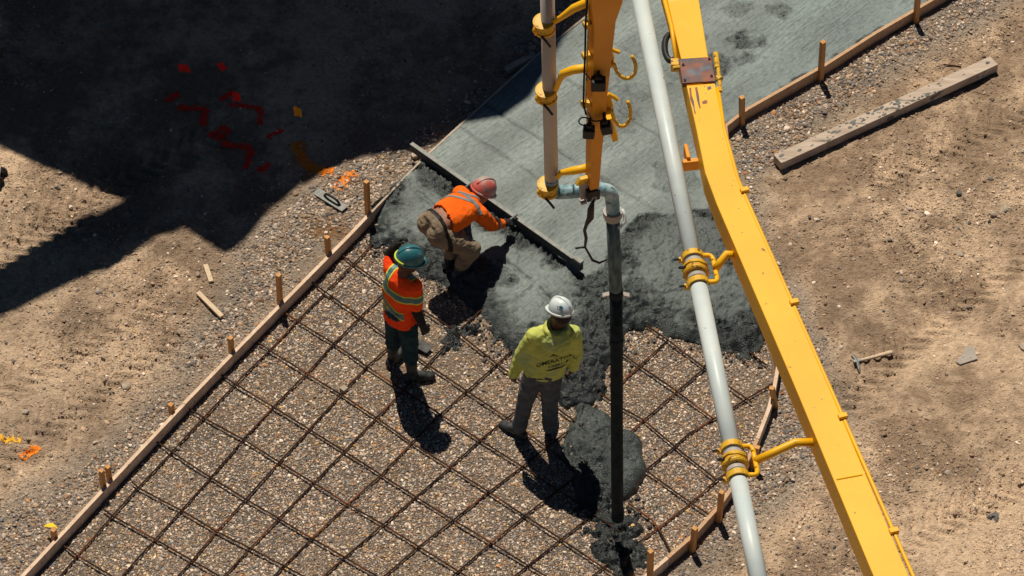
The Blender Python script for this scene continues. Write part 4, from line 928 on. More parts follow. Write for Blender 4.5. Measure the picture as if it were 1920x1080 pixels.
def helmet(parent, c, fwd, up, material, size=1.0, tape=None):
    f_ = nrm(fwd); u_ = nrm(np.asarray(up) - f_ * (np.asarray(up) @ f_)); l_ = np.cross(u_, f_)
    V = []; F = []; n = 36; rows = 10
    a0, b0, h0 = .108 * size, .130 * size, .132 * size
    for j in range(rows):
        th_ = math.pi / 2 * j / rows
        for k in range(n):
            a = 2 * math.pi * k / n
            rdg = 1 + 0.018 * (abs(math.sin(a)) < 0.28) * math.cos(th_) * 0
            V.append(c + (l_ * a0 * math.cos(a) + f_ * b0 * math.sin(a)) * math.cos(th_) ** .85 * rdg + u_ * h0 * math.sin(th_))
    V.append(c + u_ * h0)
    for j in range(rows - 1):
        for k in range(n): F.append((j * n + k, j * n + (k + 1) % n, (j + 1) * n + (k + 1) % n, (j + 1) * n + k))
    for k in range(n): F.append(((rows - 1) * n + k, (rows - 1) * n + (k + 1) % n, rows * n))
    hm = mk('helmet', (V, F), material, parent, smooth=True)
    so_ = hm.modifiers.new('shell', 'SOLIDIFY'); so_.thickness = 0.006; so_.offset = 1
    V = []; F = []
    for q, (gr, dz) in enumerate(((1.0, .004), (1.0, .002), (1, -.003), (1, -.006))):
        for k in range(n):
            a = 2 * math.pi * k / n; pk = max(0, math.sin(a)) ** 3
            e = (0, .006 + .034 * pk, .008 + .036 * pk, 0)[q]; dr = (0, -.006 - .010 * pk, -.014 - .010 * pk, 0)[q]
            V.append(c + l_ * (a0 + e * .9) * math.cos(a) + f_ * (b0 + e) * math.sin(a) + u_ * (dz + dr))
    for q in range(4):
        for k in range(n): F.append((q * n + k, q * n + (k + 1) % n, ((q + 1) % 4) * n + (k + 1) % n, ((q + 1) % 4) * n + k))
    mk('brim', (V, F), material, hm, smooth=True)
    rg = []
    for t_ in np.linspace(-1.15, 1.15, 14):
        rg.append(c + f_ * b0 * 1.0 * math.sin(t_) + u_ * (h0 * math.cos(t_) + .006))
    mk('ridge', tube(rg, .012, 8, flat=.6), material, hm, smooth=True)
    if tape: mk('sticker_band', tube([c + l_ * (a0 + .003) * math.cos(a) + f_ * (b0 + .003) * math.sin(a) + u_ * .010 for a in np.linspace(math.pi * 1.2, math.pi * 1.8, 14)], .009, 6), tape, hm, smooth=True)
    return hm, (f_, l_, u_)
def boot(parent, ankle, toe_dir, top, sole_z, L_=.30, material=None):
    d = nrm((toe_dir[0], toe_dir[1], 0)); s = np.array([-d[1], d[0], 0]); g = np.array([ankle[0], ankle[1], sole_z])
    heel = g - d * .075
    rings = []
    for t_, w_, h_ in ((0, .034, .050), (.04, .040, .075), (.12, .042, .085), (.19, .046, .065), (.25, .045, .045), (.29, .030, .030)):
        rings.append((heel + d * t_ + np.array([0, 0, h_ * .5 + .006]), s * w_, np.array([0, 0, h_ * .5 + .012])))
    sh = chain([g + np.array([0, 0, .07]), np.asarray(ankle) + np.array([0, 0, .03]), ankle * .5 + np.asarray(top) * .5, top], [.048, .050, .060, .068])
    return fused('boot', cat(loft(rings, 16), sh), material or M_boot, parent, 0.010, 2, 0.002, 12, seed=ankle[0] * 10)
def torso(sp, axes, ab):
    """sp spine points, axes (lateral, front) per point, ab half sizes"""
    return loft([(p, l_ * a, f_ * b) for p, (l_, f_), (a, b) in zip(sp, axes, ab)], 24, 2.3)

def frame_of(J, fwd):
    lat_h = nrm(J['hipL'] - J['hipR']); lat_s = nrm(J['shL'] - J['shR'])
    return lat_h, lat_s

def person(J, fwd, label, spec, headfwd=None, headup=None):
    root = thing('person', (*J['base'][:2], J['base'][2]), label, 'person', 'workers at the pour')
    lat_h, lat_s = frame_of(J, fwd)
    spine = [J['pelvis'], J['pelvis'] * .62 + J['chest'] * .38, J['chest'], J['shl'], J['neck']]
    tdir = nrm(J['neck'] - J['pelvis'])
    fr = lambda l_: nrm(np.cross(l_, tdir)) * (1 if np.cross(l_, tdir) @ fwd >= 0 else -1)
    axes = [(lat_h, fr(lat_h))] + [(nrm(lat_h * (1 - k) + lat_s * k), fr(nrm(lat_h * (1 - k) + lat_s * k))) for k in (.35, .75, 1, 1)]
    # one continuous body
    hp, hf = head_parts(J['head'], headfwd if headfwd is not None else fwd, headup if headup is not None else nrm(J['head'] - J['neck']))
    bp = [hp, chain([J['shl'], J['neck'], J['head'] - hf[2] * .04], [.07, .060, .058]),
          torso(spine, axes, [(.15, .10), (.135, .095), (.15, .105), (.15, .08), (.06, .055)])]
    for s in 'LR':
        bp.append(chain([J['sh' + s], J['el' + s], J['wr' + s]], [.050, .038, .026]))
        bp.append(chain([J['hip' + s], J['kn' + s], J['an' + s]], [.080, .055, .042]))
        bp.append(hand(J['wr' + s], J['hd' + s][0], J['hd' + s][1], s == 'R', spec.get('curl' + s, .5), .95))
    body = fused('body', cat(*bp), spec['skin'], root, 0.0075, 2)
    # clothes
    ab = spec['ab']
    st = spec.get('shirt_from', 0)
    sp2 = list(spine); sp2[0] = J['hem']
    shirt_parts = [torso(sp2, axes, ab)]
    for s in 'LR':
        k = spec['sleeve' + s]
        if k <= 1: shirt_parts.append(chain([J['shl'] * .35 + J['sh' + s] * .65, J['sh' + s], J['sh' + s] * (1 - k) + J['el' + s] * k], spec['srad'][:3]))
        else: shirt_parts.append(chain([J['shl'] * .35 + J['sh' + s] * .65, J['sh' + s], J['el' + s], J['el' + s] * (2 - k) + J['wr' + s] * (k - 1)], spec['srad']))
    shirt_parts += spec.get('shirt_extra', [])
    shirt = fused('shirt', cat(*shirt_parts), spec['shirt'], root, 0.0105, 4, spec.get('wr', .0045), 13, seed=spec['seed'])
    if spec.get('shirt_name'): shirt.name = spec['shirt_name']
    tr = [loft([(J['waist'], axes[0][0] * spec['hipw'] * .93, axes[0][1] * .125), (J['pelvis'], axes[0][0] * spec['hipw'], axes[0][1] * .135), (J['pelvis'] * .45 + (J['hipL'] + J['hipR']) * .275 - tdir * .06, axes[0][0] * spec['hipw'] * .9, axes[0][1] * .115)], 22)]
    for s in 'LR': tr.append(chain([J['hip' + s], J['hip' + s] * .5 + J['kn' + s] * .5, J['kn' + s], J['kn' + s] * .5 + J['an' + s] * .5, J['an' + s] * spec['cuff'] + J['kn' + s] * (1 - spec['cuff'])], spec['legr']))
    trousers = fused('trousers', cat(*tr), spec['pants'], root, 0.0105, 3, .006, 15, seed=spec['seed'] + 3)
    for s in 'LR':
        boot(root, J['an' + s], J['toe' + s], J['an' + s] * spec['boot_top'] + J['kn' + s] * (1 - spec['boot_top']), J['sole' + s])
        if spec.get('gloves'): fused('glove', cat(hand(J['wr' + s], J['hd' + s][0], J['hd' + s][1], s == 'R', spec.get('curl' + s, .5), 1.28), chain([J['wr' + s] * .8 + J['el' + s] * .2, J['wr' + s]], [.040, .036])), M_glove, root, 0.0065, 1)
        if spec.get('under_sleeve'): fused('under_sleeve', chain([J['sh' + s] * .55 + J['el' + s] * .45, J['el' + s], J['wr' + s]], [.054, .050, .036]), M_sleeve, root, 0.009, 2, .003, 18)
    return root, body, shirt, trousers, axes, hf

# --- worker in the lime hoodie, seen from behind
J = dict(base=W(1003, 818, 0))
J['anL'] = W(974, 802, .115); J['anR'] = W(1031, 803, .115); J['knL'] = W(985, 751, .51); J['knR'] = W(1031, 757, .50)
J['hipL'] = W(1002, 699, .93); J['hipR'] = W(1034, 700, .93); J['pelvis'] = W(1019, 690, 1.0); J['waist'] = W(1020, 680, 1.06); J['hem'] = W(1020, 695, .95)
J['chest'] = W(1031, 645, 1.30); J['shl'] = W(1039, 623, 1.475); J['neck'] = W(1043, 612, 1.55)
J['shL'] = W(1003, 631, 1.45); J['shR'] = W(1073, 626, 1.46); J['elL'] = W(979, 664, 1.19); J['elR'] = W(1079, 662, 1.20); J['wrL'] = W(963, 702, .95); J['wrR'] = W(1074, 690, .97)
J['head'] = W(1051, 590, 1.705); J['toeL'] = np.array((-.75, .55, 0)); J['toeR'] = np.array((.25, 1, 0)); J['soleL'] = J['soleR'] = 0.012
J['hdL'] = ((-.1, .1, -1), (.6, .6, 0)); J['hdR'] = ((-.1, .2, -1), (-.6, .6, 0))
fwd3 = nrm((-.12, 1, 0))
bk = -fwd3
nk = J['neck']
hood = [chain([nk + bk * .02 + np.array((math.cos(a), math.sin(a) * .9, 0)) * .085 + Zv(-.01 + .035 * (math.sin(a) > 0) * math.sin(a)) for a in np.linspace(0, 2 * math.pi, 13)], [.035] * 13, n=10),
        sphere(nk + bk * .115 + Zv(-.085), 1.0, 16, 12, np.stack([np.array((1, .1, 0)) * .115, bk * .060, np.array((0, .35, 1)) * .11], 1))]
spec3 = dict(skin=M_skin_dark, shirt=M_hoodie, pants=M_greycloth, ab=[(.182, .138), (.198, .152), (.205, .15), (.185, .115), (.075, .07)], sleeveL=1.97, sleeveR=1.9, srad=[.082, .084, .068, .050],
             hipw=.165, legr=[.098, .092, .076, .070, .068], cuff=.95, boot_top=.62, seed=5, shirt_extra=hood, shirt_name='hoodie', curlL=.45, curlR=.6, wr=.0065)
r3, body3, hoodie, tr3, ax3, hf3 = person(J, fwd3, 'person in lime hoodie and white helmet standing with back turned', spec3, headfwd=nrm((-.75, .62, -.18)), headup=nrm((.10, .22, 1)))
hm3, hx = helmet(r3, J['head'] + hf3[2] * .052, hf3[0], hf3[2], M_helmet_w, .90)
fused('hair', cat(sphere(J['head'] - hf3[0] * .012 + hf3[2] * .015, 1.0, 16, 10, np.stack([hf3[1] * .083, hf3[0] * .100, hf3[2] * .105], 1))), M_hair, r3, .012, 1)
# print on the back
bvh = BVHTree.FromPolygons([v.co.copy() for v in hoodie.data.vertices], [tuple(p.vertices) for p in hoodie.data.polygons])
def text_mesh(s, size):
    cu = bpy.data.curves.new('t', 'FONT'); cu.body = s; cu.size = size; cu.align_x = 'CENTER'; cu.offset = 0.004 * size; cu.resolution_u = 2
    o = bpy.data.objects.new('t', cu); COL.objects.link(o); dg = bpy.context.evaluated_depsgraph_get()
    me = bpy.data.meshes.new_from_object(o.evaluated_get(dg)); bpy.data.objects.remove(o)
    v = [tuple(q.co) for q in me.vertices]; f = [tuple(p.vertices) for p in me.polygons]; bpy.data.meshes.remove(me); return v, f
def project(vf, centre, xax, yax, direc, tree, lift_, bend=0.0):
    V = []
    for (a, b, c) in vf[0]:
        p = np.asarray(centre) + np.asarray(xax) * a + np.asarray(yax) * (b - bend * a * a)
        h = tree.ray_cast(Vector(p - np.asarray(direc) * .4), Vector(direc))
        V.append(np.array(h[0]) - np.asarray(direc) * lift_ if h[0] is not None else p)
    return V, vf[1]
pc = W(1041, 660, 1.22); xa = nrm((1, .12, .10)); ya = nrm((-.08, .0, 1))
ray_d = nrm(fwd3)
for s, sz, dx, dz, bn in (('OMERATOPC', .062, 0, .01, 1.6), ('CAIERN', .042, -.01, -.045, 1.2)):
    mk('lettering', project(text_mesh(s, sz), pc + xa * dx + ya * dz, xa, ya, ray_d, bvh, .004, bn), M_ink, hoodie)
def strip_poly(pts, w):
    V = []; F = []
    for i, (a, b) in enumerate(pts):
        k = w * (0.25 + math.sin(math.pi * i / (len(pts) - 1))); V += [(a, b - k / 2, 0), (a, b + k / 2, 0)]
    for i in range(len(pts) - 1): F.append((2 * i, 2 * i + 2, 2 * i + 3, 2 * i + 1))
    return V, F
for pts, w_ in (([(-.06, .085), (-.03, .105), (0, .108), (.03, .098), (.05, .108)], .016), ([(-.10, -.085), (-.06, -.078), (-.01, -.068), (.04, -.078), (.08, -.085)], .018), ([(-.03, .075), (0, .083), (.03, .078)], .008), ([(.07, -.06), (.09, -.05), (.11, -.055)], .02)):
    mk('emblem', project(strip_poly(pts, w_), pc, xa, ya, ray_d, bvh, .004), M_ink, hoodie)
hb = BVHTree.FromPolygons([hm3.matrix_parent_inverse @ v.co + Vector(r3.location) - Vector((0, 0, 0)) for v in hm3.data.vertices], [tuple(p.vertices) for p in hm3.data.polygons])
for pts, w_ in (([(-.035, .003), (-.028, .004), (-.02, .003)], .010), ([(-.018, .002), (-.004, .002), (.010, .0), (.022, -.004)], .022)):
    mk('helmet_logo', project(strip_poly(pts, w_), J['head'] + hf3[2] * .115, nrm((1, .1, -.08)), nrm((0, .35, 1)), nrm((0, 1, -.45)), hb, .009), M_tealink, hm3)

# --- worker in the orange tee with the teal helmet
J = dict(base=W(755, 700, 0))
J['anR'] = W(772, 698, .115); J['anL'] = W(736, 666, .115); J['knR'] = W(768, 645, .50); J['knL'] = W(739, 622, .50)
J['hipR'] = W(762, 596, .87); J['hipL'] = W(741, 581, .87); J['pelvis'] = W(751, 578, .95); J['waist'] = W(751, 572, 1.0); J['hem'] = W(751, 598, .80)
J['chest'] = W(752, 545, 1.21); J['shl'] = W(754, 522, 1.38); J['neck'] = W(757, 512, 1.45)
J['shR'] = W(777, 537, 1.35); J['shL'] = W(733, 503, 1.37); J['elR'] = W(781, 582, 1.08); J['wrR'] = W(793, 612, .87)
J['elL'] = W(731, 476, 1.44); J['wrL'] = W(741, 463, 1.58)
J['head'] = W(765, 492, 1.575); J['toeR'] = np.array((1, .15, 0)); J['toeL'] = np.array((.6, .8, 0)); J['soleL'] = J['soleR'] = 0.012
J['hdR'] = ((.35, .1, -1), (-.5, .6, 0)); J['hdL'] = ((.5, .3, .6), (.6, -.5, -.3))
fwd2 = nrm((.7, .7, 0))
spec2 = dict(skin=M_skin_dark, shirt=M_hiviz, pants=M_teal, ab=[(.168, .128), (.170, .125), (.185, .13), (.165, .10), (.068, .062)], sleeveL=.55, sleeveR=.8, srad=[.074, .074, .062, .05],
             hipw=.155, legr=[.098, .092, .080, .072, .066], cuff=.35, boot_top=.22, seed=15, gloves=True, under_sleeve=True, shirt_name='hi_vis_shirt', curlL=.7, curlR=.6)
r2, body2, shirt2, tr2, ax2, hf2 = person(J, fwd2, 'person in orange striped shirt and teal helmet watching the pour', spec2, headfwd=nrm((.95, .25, -.28)), headup=nrm((.1, .05, 1)))
helmet(r2, J['head'] + hf2[2] * .050, hf2[0], hf2[2], M_helmet_t, 1.02, tape=M_lime)
tz = nrm(J['neck'] - J['pelvis'])
lat2 = ax2[2][0]; fr2 = ax2[2][1]
def taped(shirt, planes_fn, extra, w1, w2, name='reflective_stripe'):
    if w1: band('trim_stripe', shirt, planes_fn(w1) + extra, .003, M_lime, shirt)
    return band(name, shirt, planes_fn(w2) + extra, .0055, M_reflect, shirt)
c_ = J['chest']
noarm = [(J['shR'] * .97 + J['shL'] * .03, lat2), (J['shL'] * .95 + J['shR'] * .05, -lat2)]
taped(shirt2, lambda w: slab_planes(c_ + Zv(.055), Zv(1) - lat2 * .10, w), [], .085, .052)
taped(shirt2, lambda w: slab_planes(c_ - Zv(.16), Zv(1) + lat2 * -.55, w), noarm[:0] + [(J['shR'] * .96 + J['shL'] * .04, lat2), (c_ + Zv(.0), -Zv(1))], .075, .046)
taped(shirt2, lambda w: slab_planes(c_ - Zv(.20), Zv(1) + lat2 * .15, w), [(J['shR'] * .96 + J['shL'] * .04, lat2)], .07, .042)
taped(shirt2, lambda w: slab_planes(J['shl'] * .36 + J['shL'] * .64, lat2, w), [(c_ + Zv(.09), Zv(1))], .075, .044)
taped(shirt2, lambda w: slab_planes(J['shl'] * .36 + J['shR'] * .64, lat2, w), [(c_ + Zv(.09), Zv(1)), (c_, fr2)], .075, .044)

# --- worker bending over the straightedge
J = dict(base=W(852, 508, .08))
J['anR'] = W(862, 500, .19); J['anL'] = W(842, 482, .19); J['knR'] = W(886, 467, .50); J['knL'] = W(856, 440, .50)
J['hipR'] = W(822, 441, .74); J['hipL'] = W(804, 418, .75); J['pelvis'] = W(812, 424, .80); J['waist'] = W(822, 420, .80); J['hem'] = W(836, 411, .805)
J['chest'] = W(853, 398, .785); J['shl'] = W(882, 382, .74); J['neck'] = W(891, 375, .725)
J['shR'] = W(900, 402, .70); J['shL'] = W(863, 363, .70); J['elR'] = W(921, 422, .47); J['wrR'] = W(944, 419, .335)
J['elL'] = W(862, 366, .45); J['wrL'] = W(868, 357, .30)
J['head'] = W(901, 364, .70); J['toeR'] = np.array((.75, .65, 0)); J['toeL'] = np.array((.65, .75, 0)); J['soleR'] = .09; J['soleL'] = .09
J['hdR'] = ((.8, .5, -.35), (0, .2, -1)); J['hdL'] = ((.5, .6, -.5), (.1, .2, -1))
fwd1 = nrm((.707, .707, 0))
spec1 = dict(skin=M_skin, shirt=M_hiviz2, pants=M_khaki, ab=[(.155, .118), (.165, .125), (.185, .13), (.165, .10), (.068, .062)], sleeveL=1.8, sleeveR=1.86, srad=[.080, .078, .064, .046],
             hipw=.165, legr=[.112, .102, .084, .078, .072], cuff=.80, boot_top=.6, seed=25, gloves=True, shirt_name='hi_vis_shirt', curlL=.95, curlR=.95)
fdn = nrm(np.array([.707, .707, 0]) * .45 - Zv(.9))
r1, body1, shirt1, tr1, ax1, hf1 = person(J, fdn, 'person in orange shirt and khaki trousers bending over the straightedge', spec1, headfwd=nrm((.75, .45, -.60)), headup=nrm((.40, .25, .85)))
helmet(r1, J['head'] + hf1[2] * .052, hf1[0], hf1[2], M_helmet_r, 1.0)
lat1 = ax1[2][0]; sd1 = nrm(J['neck'] - J['pelvis'])
upk = [(J['chest'] - Zv(.03), Zv(1))]
band('reflective_stripe', shirt1, slab_planes(J['shl'] * .78 + J['chest'] * .22, sd1, .042) + upk, .004, M_reflect_grey, shirt1)
band('reflective_stripe', shirt1, slab_planes(J['chest'] * .42 + J['shl'] * .58 - lat1 * .02, nrm(sd1 * .75 + lat1 * .66), .036) + upk + [(J['shl'] * .75 + J['chest'] * .25, -sd1)], .004, M_reflect_grey, shirt1)
band('reflective_stripe', shirt1, slab_planes(J['chest'] * .30 + J['shl'] * .70 + lat1 * .04, nrm(sd1 * .25 + lat1 * .95), .034) + upk + [(J['shl'] * .75 + J['chest'] * .25, sd1)], .004, M_reflect_grey, shirt1)
for k_ in (.35,):
    p = J['elR'] * (1 - k_) + J['wrR'] * k_; d_ = nrm(J['wrR'] - J['elR'])
    band('cuff_stripe', shirt1, slab_planes(p, d_, .036) + [(J['elR'], d_), (p - lat1 * -.09, -lat1)], .004, M_reflect_grey, shirt1)
bw = J['waist'] * .75 + J['hem'] * .25
band('belt', tr1, slab_planes(J['waist'] * .80 + J['pelvis'] * .20, nrm(J['hem'] - J['pelvis']), .040), .004, M_belt, tr1)
p = W(824, 446, .70); mk('key_ring', tube([p + .032 * (math.cos(a) * np.array([.8, .2, 0]) + math.sin(a) * np.array([0, -.2, .9])) + np.array([.0, -.10, 0]) for a in np.linspace(0, 6.28, 17)[:-1]], .0035, 6, closed=True), M_steel, tr1)

# ------------------------------------------------------------------ tools and loose things
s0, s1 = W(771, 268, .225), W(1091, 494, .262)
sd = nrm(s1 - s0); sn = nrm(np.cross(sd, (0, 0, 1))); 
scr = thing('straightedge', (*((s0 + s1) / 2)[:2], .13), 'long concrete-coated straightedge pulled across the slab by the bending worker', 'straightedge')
mk('beam', beam([s0 - Zv(.006), s1 - Zv(.006)], .042, .086), mat('shaded_aluminium', (0.035, 0.038, 0.038), (0.06, 0.063, 0.062), scale=20, rough=0.6), scr, bevel=0.003)  # body near black: shade of the front face put into its colour
mk('lit_top', beam([s0, s1], .040, .006), M_screed, scr)  # brighter separate strip paints the sunlit top
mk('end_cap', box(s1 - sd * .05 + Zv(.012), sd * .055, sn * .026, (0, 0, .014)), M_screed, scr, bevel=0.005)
hp_ = W(956, 412, .285); mk('handle', cat(tube([hp_ - fwd1 * .06, hp_ + fwd1 * .10], .011, 10), tube([hp_ + fwd1 * .08 - Zv(0), hp_ + fwd1 * .08 - Zv(.05)], .008, 8)), M_steel, scr, smooth=False)
hp_ = W(874, 350, .255); mk('handle', cat(tube([hp_ - fwd1 * .06, hp_ + fwd1 * .08], .011, 10), tube([hp_ + fwd1 * .03, hp_ + fwd1 * .03 - Zv(.04)], .008, 8)), M_steel, scr, smooth=False)
# loose timber
t0, t1 = W(1458, 298, .115), W(1864, 113, .115); g_ = 0
tb = mk('timber_beam', beam([t0, t1], .135, .10), M_oldwood, bevel=0.004)
tag(tb, 'long weathered square timber splashed with concrete lying on dirt', 'timber')
rn = random.Random(4); td = nrm(t1 - t0); tn = nrm(np.cross(td, (0, 0, 1))); VF = []
for i in range(70):
    u_ = min(.97, max(.02, rn.gauss(.45, .22))); p = t0 + (t1 - t0) * u_ + tn * rn.uniform(-.055, .055); s_ = rn.uniform(.006, .022)
    VF.append(ico_rock(p + Zv(.001), (s_ * rn.uniform(1, 2.2), s_, s_ * .35), i, math.atan2(td[1], td[0])))
sp_ = mk('concrete_splatter', cat(*VF), mat('drying_concrete', (0.13, 0.135, 0.13), (0.20, 0.20, 0.19), scale=20, rough=0.9, bump=.3)); sp_['kind'] = 'stuff'
sp_.location = sp_.location; bpy.context.view_layer.update(); mw = sp_.matrix_world.copy(); sp_.parent = tb; sp_.matrix_parent_inverse = Matrix.Translation(-tb.location)
def stick(name, a, b, w, h, label, material, catg='offcut', group=None):
    z = float(gz(np.array([W(*a)[0]]), np.array([W(*a)[1]]))[0]) + h + .014
    o = mk(name, beam([W(*a, z), W(*b, z + .004)], w, h), material, bevel=0.002); return tag(o, label, catg, group)
stick('wood_offcut', (385, 495), (396, 527), .045, .018, 'short pale wood offcut on dirt, smaller of the two left of the forms', M_cut)
stick('wood_offcut', (371, 547), (416, 592), .045, .025, 'longer pale wood offcut on dirt pointing at the stakes', M_cut)
stick('stick', (1769, 120), (1802, 124), .012, .010, 'thin dark stick lying beside the upper end of the timber', M_rebar, 'stick')
stick('post_stub', (950, 128), (1001, 101), .07, .05, 'short dark wooden post in the shade beside the slab edge', M_oldwood, 'post')
stick('wood_offcut', (772, 292), (792, 283), .05, .03, 'small block of wood under the upper end of the straightedge', M_oldwood)
# hand float on the gravel
a_, b_ = W(592, 357, .04), W(647, 391, .045); d_ = nrm(b_ - a_); n_ = nrm(np.cross(d_, (0, 0, 1)))
fl_ = thing('hand_float', (*((a_ + b_) / 2)[:2], .03), 'grey hand float with loop handle resting on gravel beside the tall stake', 'float')
bl = mk('blade', beam([a_, b_], .095, .008), M_screed, fl_, bevel=0.003)
mk('handle', tube(arc([a_ + (b_ - a_) * .30, a_ + (b_ - a_) * .36 + Zv(.050), a_ + (b_ - a_) * .74 + Zv(.055), a_ + (b_ - a_) * .82], 6), .0125, 10), M_black, fl_, smooth=True)
# trowel by the teal helmet worker
a_, b_ = W(776, 640, .05), W(806, 656, .05); d_ = nrm(b_ - a_); n_ = nrm(np.cross(d_, (0, 0, 1)))
tr_ = thing('trowel', (*((a_ + b_) / 2)[:2], .03), 'muddy trowel on the rebar beside the teal helmet worker\'s boot', 'trowel')
mk('blade', beam([a_, b_], .10, .007), M_boot, tr_, bevel=0.003)
mk('handle', tube(arc([a_ + (b_ - a_) * .2, a_ + (b_ - a_) * .25 + Zv(.05), a_ - d_ * .08 + Zv(.05)], 4), .013, 8), M_black, tr_, smooth=True)
# hammer
def gat(x_, y_): p_ = W(x_, y_); return float(gz(np.array([p_[0]]), np.array([p_[1]]))[0])
z_ = gat(1640, 672) + .022
hm_ = thing('hammer', (*W(1636, 674)[:2], .02), 'claw hammer with wooden handle lying on open dirt', 'hammer')
h0_, h1_ = W(1608, 677, z_), W(1673, 660, z_)
mk('handle', tube([h0_, h0_ * .72 + h1_ * .28, h0_ * .4 + h1_ * .6, h0_ * .08 + h1_ * .92, h1_], [.014, .017, .018, .023, .019], 10, flat=.8), M_cut, hm_, smooth=True)
mk('head', cat(tube([W(1599, 667, z_), W(1603, 672, z_), W(1608, 680, z_), W(1611, 692, z_ - .015), W(1612, 698, z_ - .025)], [.019, .016, .017, .013, .006], 10), box(h0_, nrm(h1_ - h0_) * .04, nrm(np.cross(h1_ - h0_, (0, 0, 1))) * .013, (0, 0, .013))), M_steel, hm_)
# flat stones and rocks
def flat_piece(name, px_, zt, label, material, catg):
    zt = gat(px_[0][0], px_[0][1]) + .022
    q = [W(a, b, zt) for a, b in px_]; n = len(q)
    V = [p for p in q] + [p - Zv(.03) for p in q]; c = sum(q) / n
    V = [c + (p - c) * (.97) for p in V[:n]] + V[n:]
    o = mk(name, (V, [tuple(range(n)), tuple(range(2 * n - 1, n - 1, -1))] + [(i, (i + 1) % n, n + (i + 1) % n, n + i) for i in range(n)]), material, bevel=.003)
    return tag(o, label, catg)
fs = flat_piece('flat_stone', [(1793, 678), (1800, 683), (1815, 678), (1833, 672), (1830, 664), (1826, 650), (1811, 649), (1806, 662), (1798, 671)], .045, 'pale flat stone with two small holes right of the hammer', mat('pale_stone', (0.36, 0.32, 0.28), (0.42, 0.37, 0.32), scale=12, rough=.85, bump=.2), 'stone')
for (x_, y_) in ((1806, 670), (1820, 670)): mk('hole', tube([W(x_, y_, gat(1793, 678) + .0235), W(x_, y_, gat(1793, 678) + .018)], .005, 8), M_black, fs).matrix_parent_inverse = Matrix.Translation(-fs.location)
flat_piece('flat_stone', [(1910, 645), (1914, 652), (1930, 662), (1940, 650), (1925, 642)], .04, 'grey flat stone cut off by the edge of the picture', M_stone, 'stone')
for (x_, y_, s_, m_, lb) in ((1880, 393, (.085, .06, .035), M_stone, 'pale flat rock near the right edge below the timber'), (1862, 402, (.05, .045, .035), M_stone, 'smaller angular rock touching the pale flat rock'), (1800, 476, (.06, .045, .022), M_stone, 'grey flat rock alone on dirt above the hammer'),
                             (1855, 416, (.028, .026, .024), M_darkstone, 'round pebble just below the pale flat rock'), (1818, 418, (.026, .024, .02), M_darkstone, 'dark pebble between the pale flat rock and the grey flat rock'),
                             (1865, 965, (.055, .045, .04), M_darkstone, 'dark rock, upper of the cluster low on the right'), (1856, 972, (.045, .04, .035), M_darkstone, 'dark rock, lower of the cluster low on the right'), (1868, 975, (.04, .035, .03), M_darkstone, 'dark rock, right of the cluster low on the right'),
                             (1797, 362, (.05, .045, .04), M_darkstone, 'rounded dark clod on dirt below the timber'), (1517, 408, (.03, .03, .028), M_darkstone, 'small dark stone beside the boom on the dirt'), (1546, 637, (.035, .03, .03), M_darkstone, 'dark stone left of the hammer near the boom'),
                             (372, 517, (.035, .03, .03), M_stone, 'round stone beside the shorter wood offcut'), (193, 672, (.06, .05, .045), M_stone, 'tan rock on open dirt left of the stakes'), (235, 723, (.085, .07, .05), M_stone, 'large tan rock on dirt left of the form boards'),
                             (321, 837, (.04, .035, .03), M_stone, 'white pebble on the gravel near the corner of the rebar'), (332, 842, (.045, .035, .03), M_stone, 'pale pebble touching the outermost rebar'), (108, 352, (.05, .045, .05), M_stone, 'sunlit stone on the dirt patch at the shadow edge'), (98, 354, (.03, .03, .03), M_stone, 'small stone beside the sunlit stone at the shadow edge'), (15, 878, (.04, .035, .03), M_stone, 'white stone below the orange paint dash')):
    p = W(x_, y_); gzz = float(gz(np.array([p[0]]), np.array([p[1]]))[0]); p = W(x_, y_, max(0, gzz))
    o = mk('rock', ico_rock(np.array([p[0], p[1], gzz + s_[2] * .22]), tuple(q * .85 for q in s_), int(x_ + y_)), m_); tag(o, lb, 'rock')
# a dark rag at the edge of the picture
VF = cat(*[ico_rock(W(x_, y_, .05), (.04, .05, .06), int(x_ + 7 + y_), .3) for x_, y_ in ((-4, 330), (0, 338), (-6, 345), (4, 322), (7, 324))])
tag(mk('rag', VF, M_black), 'black rag or glove at the left edge of the dirt', 'rag')
# clumps of concrete and dark dirt
CL = WP([(1540, 90), (1640, 90), (1700, 140), (1600, 220), (1480, 240), (1430, 330), (1480, 560), (1560, 650), (1620, 800), (1560, 830), (1500, 640), (1400, 330)])
x, y = scatter(CL, 0.05, dens=lambda X, Y: np.clip(1.6 * fbm(X, Y, 2.0, 3, 170), 0, .8))
ok = sdist(PIT, x, y) < -.06; x, y = x[ok], y[ok]; size = np.clip(RNG.lognormal(math.log(.013), .4, len(x)), .006, .035)
pebbles('clods', np.c_[x, y, gz(x, y)], size, (0, 0, 2, 6, 0, 0, 1, 0, 4, 0, 0), 'dark concrete crumbs dropped on dirt along the form', bright=.6, sink=.4)

